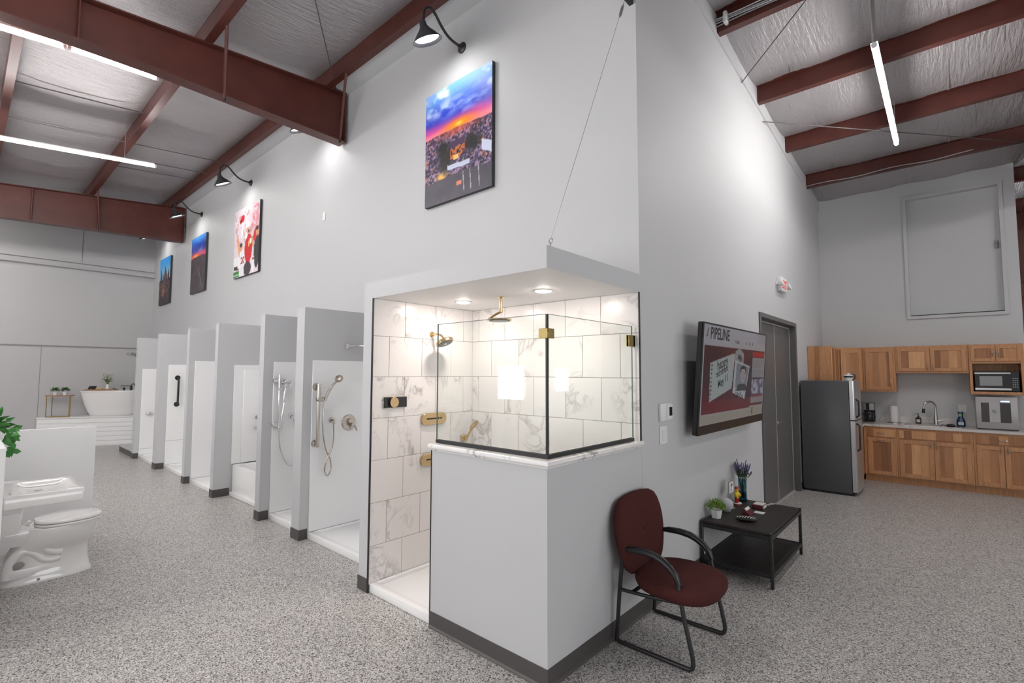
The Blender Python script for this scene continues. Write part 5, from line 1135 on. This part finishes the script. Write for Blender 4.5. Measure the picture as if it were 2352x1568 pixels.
# ================================================================== TOILET AND BASIN DISPLAY
struct(MB().box(-5.4, -2.6, -2.35, -1.905, 0, 1.19), 'wall_display', 'white_paint', smooth=False)
struct(MB().box(-4.86, -4.80, -1.904, -1.165, 0, 1.105), 'wall_display_wing', 'white_paint', smooth=False)
iv = thing('trailing_plant', 'green trailing plant on top of the white display wall at the left edge', 'plant', (-3.3, -1.98, 1.19))
build(MB().lathe([(0, 0), (.06, 0), (.08, .09), (.07, .09), (.055, .06), (0, .06)], (-3.3, -2.0, 1.19), 18), 'pot', 'white_plastic', iv)
foliage('foliage', 'leaf_ivy', iv, (-3.3, -1.99, 1.27), (.13, .13, .09), 120, .07, .045, .3, 11)
vm_ = MB(); rr_ = random.Random(2)
for i in range(34): vm_.leaf((-3.25+rr_.uniform(-.09, .12), -1.895+rr_.uniform(0, .05), rr_.uniform(1.10, 1.27)), (rr_.uniform(-.5, .8), rr_.uniform(.1, .6), rr_.uniform(-1, .2)), (1, .3, .3), .06, .038)
build(vm_, 'trailing_leaves', 'leaf_ivy', iv, smooth=False, kind='stuff')
# wall-hung basin
wbn = thing('wall_basin', 'white wall-hung rectangular ceramic basin on the display wall', 'basin', (-2.97, -1.72, .80))
BX0, BX1, BY0, BY1 = -3.24, -2.70, -1.903, -1.52
def rrz(x0, x1, ya, yb, r, z, n=5):
    pts = []
    for cx, cy, a0 in ((x1-r, yb-r, 0), (x0+r, yb-r, PI/2), (x0+r, ya+r, PI), (x1-r, ya+r, 1.5*PI)):
        pts += [(cx+r*math.cos(a0+PI/2*i/n), cy+r*math.sin(a0+PI/2*i/n), z) for i in range(n+1)]
    return pts
build(MB().loft([rrz(BX0+.012, BX1-.012, BY0+.001, BY1-.012, .012, .798), rrz(BX0+.002, BX1-.002, BY0+.001, BY1-.002, .014, .804), rrz(BX0, BX1, BY0+.001, BY1, .014, .810), rrz(BX0, BX1, BY0+.001, BY1, .014, .877), rrz(BX0+.005, BX1-.005, BY0+.004, BY1-.005, .014, .884), rrz(BX0+.04, BX1-.035, BY0+.07, BY1-.035, .03, .885), rrz(BX0+.048, BX1-.043, BY0+.08, BY1-.043, .035, .880), rrz(BX0+.07, BX1-.065, BY0+.10, BY1-.06, .04, .862), rrz(BX0+.13, BX1-.12, BY0+.15, BY1-.11, .04, .852)]), 'bowl', 'porcelain', wbn, angle=50)
build(MB().box(-3.05, -2.86, -1.903, -1.80, .74, .796).box(-3.0, -2.9, -1.80, -1.70, .765, .797), 'bracket', 'fixture_white', wbn, bevel=.006); build(MB().lathe([(0, 0), (.022, 0), (.022, .003), (0, .004)], (-2.97, -1.72, .852), 14), 'drain', 'chrome', wbn); build(MB().box(-2.80, -2.76, -1.868, -1.864, .8852, .8872), 'overflow', 'porcelain_recess', wbn)
# toilet
tl = thing('toilet', 'white two-piece toilet with closed elongated lid by the display wall', 'toilet', (-3.93, -1.6, 0))
TX = -3.90
def egg(y0, y1, rx, z, n=36, e_=2.3, flat=0.0):
    cy = y0 + (y1-y0)*.46; pts = []
    for i in range(n):
        a = 2*PI*i/n; c, s_ = math.cos(a), math.sin(a); r = (abs(c)**e_+abs(s_)**e_)**(-1/e_)
        x = c*r*rx; y = cy + s_*r*((y1-cy) if s_ > 0 else (cy-y0)); pts.append((TX+x, y, z))
    return pts
build(MB().loft([egg(-1.84, -1.285, .125, 0, e_=2.8), egg(-1.84, -1.288, .125, .02, e_=2.8), egg(-1.83, -1.30, .112, .045), egg(-1.82, -1.31, .104, .12), egg(-1.82, -1.312, .104, .205), egg(-1.80, -1.302, .116, .235), egg(-1.78, -1.282, .140, .27), egg(-1.76, -1.266, .160, .315), egg(-1.75, -1.254, .174, .37), egg(-1.74, -1.250, .178, .405), egg(-1.74, -1.252, .176, .415)]), 'bowl', 'porcelain', tl, angle=70)
dk = build(MB().loft([rrz(TX-.10, TX+.10, -1.86, -1.70, .03, .30), rrz(TX-.12, TX+.12, -1.88, -1.66, .04, .36), rrz(TX-.125, TX+.125, -1.89, -1.62, .04, .405), rrz(TX-.12, TX+.12, -1.885, -1.625, .04, .412)]), 'deck', 'porcelain', tl, angle=50)
tr_ = [(TX+.075, -1.80, .06), (TX+.080, -1.79, .14), (TX+.080, -1.765, .21), (TX+.080, -1.72, .25), (TX+.080, -1.67, .24), (TX+.080, -1.63, .20), (TX+.080, -1.60, .165), (TX+.080, -1.55, .15), (TX+.078, -1.50, .155)]
build(MB().tube(smooth_path(tr_, 3), .034, 12), 'trapway', 'porcelain', tl); build(MB().tube(smooth_path([(TX+.10, -1.63, .33), (TX+.098, -1.60, .27), (TX+.096, -1.56, .22), (TX+.09, -1.49, .20)], 3), .030, 12), 'trapway_bend', 'porcelain', tl)
build(MB().lathe([(0, 0), (.034, 0), (.032, .006), (0, .008)], mat=Matrix.Translation((TX+.104, -1.735, .155)) @ Matrix.Rotation(PI/2, 4, 'Y') @ Matrix.Scale(.75, 4, (1, 0, 0)), n=18), 'side_cap', 'porcelain_recess', tl)
build(MB().box(TX+.07, TX+.108, -1.79, -1.55, .05, .125), 'skirt_panel', 'porcelain', tl, bevel=.012, seg=2)
build(MB().loft([egg(-1.655, -1.243, .183, .418, e_=2.4), egg(-1.655, -1.24, .185, .424, e_=2.4), egg(-1.655, -1.24, .185, .434, e_=2.4), egg(-1.655, -1.243, .182, .437, e_=2.4)]), 'seat', 'porcelain', tl, angle=50)
build(MB().loft([egg(-1.655, -1.238, .185, .443, e_=2.4), egg(-1.655, -1.236, .187, .449, e_=2.4), egg(-1.655, -1.238, .185, .458, e_=2.4), egg(-1.652, -1.25, .172, .465, e_=2.4), egg(-1.60, -1.33, .08, .469, e_=2.4)]), 'lid', 'porcelain', tl, angle=50)
for s_ in (-1, 1): build(MB().cyl((TX+s_*.07-.03, -1.675, .433), (TX+s_*.07+.03, -1.675, .433), .014, n=10).box(TX+s_*.07-.02, TX+s_*.07+.02, -1.70, -1.66, .412, .43), 'hinge', 'porcelain', tl)
build(MB().loft([rrz(TX-.17, TX+.17, -1.90, -1.745, .04, .412), rrz(TX-.19, TX+.19, -1.90, -1.735, .045, .48), rrz(TX-.205, TX+.205, -1.90, -1.725, .045, .73)]), 'tank', 'porcelain', tl, angle=50); build(MB().loft([rrz(TX-.212, TX+.212, -1.902, -1.715, .045, .732), rrz(TX-.215, TX+.215, -1.902, -1.712, .045, .752), rrz(TX-.20, TX+.20, -1.902, -1.725, .045, .765)]), 'tank_lid', 'porcelain', tl, angle=50)
build(MB().box(TX+.10, TX+.125, -1.875, -1.85, .385, .40), 'bolt_cap', 'black_plastic', tl); build(MB().ell((TX+.115, -1.62, .022), (.014, .014, .012), 10, 6), 'floor_bolt', 'porcelain_recess', tl)

# ================================================================== TUB PLATFORM IN THE FAR CORNER
A = Vector((-13.1, -.93, 0)); Bp = Vector((-12.2, .80, 0)); dv_ = (Bp-A).normalized(); nin = Vector((-dv_.y, dv_.x, 0)); PH = .645
def st_(s_, t_, z=0.0): p_ = A + dv_*s_ + nin*t_; return (p_.x, p_.y, z)
pf = thing('tub_platform', 'low white boarded platform set at an angle in the far corner', 'platform', tuple(A + dv_ + nin*.4))
core = [(A.x-dv_.y*.014, A.y+dv_.x*.014), tuple(Vector(st_(2.05, .014))[:2]), (-12.3, D-.02), (XL+.02, D-.02), (XL+.02, A.y+.01)]
build(MB().prism_z(core, 0, PH-.02), 'core', 'white_paint', pf, smooth=False)
build(MB().prism_z([tuple(Vector(st_(-.01, -.012))[:2]), tuple(Vector(st_(2.06, -.012))[:2]), (-12.28, D-.02), (XL+.02, D-.02), (XL+.02, A.y-.0)], PH-.018, PH), 'top', 'white_paint', pf, smooth=False)
RM = Matrix((dv_, nin, Vector((0, 0, 1)))).transposed().to_4x4(); RM.translation = A
nb = 6
for i in range(nb):
    z0 = .02 + (PH-.045)*i/nb; z1 = .02 + (PH-.045)*(i+1)/nb - .008
    build(MB().box(0, 2.05, 0, .013, z0, z1, RM), 'board', 'white_paint', pf, bevel=.002)
tbm = thing('freestanding_tub', 'white freestanding oval bathtub on the boarded platform', 'bathtub', st_(1.2, .42, PH))
def tubring(s0, s1, wd, z, n=40, e_=2.5):
    c_ = (s0+s1)/2; pts = []
    for i in range(n):
        a = 2*PI*i/n; c, s_ = math.cos(a), math.sin(a); r = (abs(c)**e_+abs(s_)**e_)**(-1/e_); pts.append(st_(c_+c*r*(s1-s0)/2, .40+s_*r*wd/2, PH+z))
    return pts
TS0, TS1 = .58, 1.86
build(MB().loft([tubring(TS0+.23, TS1-.23, .42, 0), tubring(TS0+.21, TS1-.21, .45, .012), tubring(TS0+.16, TS1-.16, .52, .10), tubring(TS0+.10, TS1-.10, .58, .25), tubring(TS0+.05, TS1-.05, .63, .42), tubring(TS0+.02, TS1-.02, .66, .53), tubring(TS0+.02, TS1-.02, .66, .54), tubring(TS0, TS1, .68, .545), tubring(TS0, TS1, .68, .57), tubring(TS0+.03, TS1-.03, .62, .574), tubring(TS0+.05, TS1-.05, .58, .56), tubring(TS0+.14, TS1-.14, .46, .25), tubring(TS0+.25, TS1-.25, .36, .12)]), 'shell', 'porcelain', tbm, angle=45)
cad = thing('bath_caddy', 'teak bath tray lying across the bathtub', 'bath tray', st_(.98, .30, PH+.575))
build(MB().box(.70, 1.30, .18, .40, PH+.576, PH+.590, RM), 'board', 'teak', cad, bevel=.003); build(MB().box(.72, 1.28, .20, .22, PH+.590, PH+.604, RM).box(.72, 1.28, .36, .38, PH+.590, PH+.604, RM), 'rail', 'teak', cad)
bk = thing('tablet_stand', 'dark tablet propped on the bath tray', 'tablet', st_(.90, .26, PH+.605)); build(MB().box(.74, .88, -.004, .004, 0, .10, Matrix.Translation(Vector((0, 0, PH+.607))) @ RM @ Matrix.Translation((0, .31, 0)) @ Matrix.Rotation(-.9, 4, 'X')), 'screen', 'black_plastic', bk); build(MB().box(.78, .82, .31, .35, PH+.605, PH+.64, RM), 'prop', 'black_plastic', bk)
tag(build(MB().box(.93, 1.03, .23, .29, PH+.605, PH+.622, RM), 'folded_cloth', 'yellow', bevel=.005), 'folded yellow cloth on the bath tray', 'cloth')
tag(build(MB().ell(st_(1.24, .28, PH+.613), (.05, .03, .008), 14, 8), 'soap_bar', 'black_plastic'), 'small dark dish on the right of the bath tray', 'dish')
fv = thing('flower_vase', 'white vase of white and yellow flowers on the bath tray', 'flower vase', st_(1.10, .33, PH+.605))
fp = Vector(st_(1.10, .33, PH+.604)); build(MB().lathe([(0, 0), (.032, 0), (.034, .02), (.026, .08), (.030, .11), (.024, .11), (.02, .08), (0, .075)], fp, 18), 'vase', 'white_plastic', fv)
st = MB(); fl_ = MB(); rr_ = random.Random(9)
for i in range(20):
    a = rr_.uniform(0, 2*PI); s_ = rr_.uniform(.03, .17); h = rr_.uniform(.25, .37); q = fp + Vector((math.cos(a)*s_*.7, math.sin(a)*s_, h)); st.tube([fp+Vector((0, 0, .07)), fp.lerp(q, .55)+Vector((0, 0, .03)), q], .003, 5)
    for k in range(6): b2 = 2*PI*k/6; fl_.leaf(q, (math.cos(b2), math.sin(b2), .6), (0, 0, 1), .055, .03)
    for k in range(2): st.leaf(fp.lerp(q, .6), (math.cos(a+k*2), math.sin(a+k*2), .3), (0, 0, 1), .08, .022)
build(st, 'stems', 'petal_stem', fv, smooth=False, kind='stuff'); build(fl_, 'petals', 'petal_white', fv, smooth=False, kind='stuff')
tfc = thing('tub_faucet', 'black deck-mounted tub faucet with lever', 'faucet', st_(1.52, .30, PH+.57)); q = Vector(st_(1.56, .30, PH+.575))
build(MB().lathe([(0, 0), (.026, 0), (.024, .11), (0, .115)], q, 14), 'body', 'black_metal', tfc); build(MB().box(1.36, 1.57, .29, .312, PH+.665, PH+.685, RM), 'spout', 'black_metal', tfc); build(MB().lathe([(0, 0), (.024, 0), (.022, .065), (0, .07)], Vector(st_(1.42, .31, PH+.575)), 14), 'handle', 'black_metal', tfc); build(MB().tube([st_(1.56, .30, PH+.70), st_(1.60, .30, PH+.73), st_(1.66, .30, PH+.62)], .012, 8), 'hand_spray', 'black_metal', tfc)
# side table with two small plants
sdt = thing('side_table', 'slim brass side table with wooden top on the boarded platform', 'side table', st_(.30, .18, PH))
build(MB().box(.07, .53, .09, .27, PH+.46, PH+.48, RM), 'table_top', 'teak', sdt, bevel=.003)
for s_ in (.10, .14, .46, .50): build(MB().box(s_-.006, s_+.006, .10 if s_ in (.10, .50) else .25, .112 if s_ in (.10, .50) else .262, PH, PH+.46, RM), 'leg', 'brass_frame', sdt)
build(MB().box(.10, .50, .102, .112, PH+.005, PH+.02, RM).box(.14, .46, .25, .262, PH+.005, PH+.02, RM), 'stretcher', 'brass_frame', sdt)
for s_, lb in ((.215, 'small dark green plant in white cup, left on the brass side table'), (.385, 'small dark green plant in white cup, right on the brass side table')):
    q = Vector(st_(s_, .18, PH+.48)); t_ = thing('potted_plant', lb, 'plant', q, group='small plants on the side table'); build(MB().lathe([(0, 0), (.034, 0), (.042, .07), (.036, .07), (.032, .05), (0, .05)], q, 16), 'pot', 'white_plastic', t_)
    foliage('foliage', 'leaf_dark', t_, q+Vector((0, 0, .10)), (.072, .072, .06), 130, .04, .018, .9, int(s_*100))
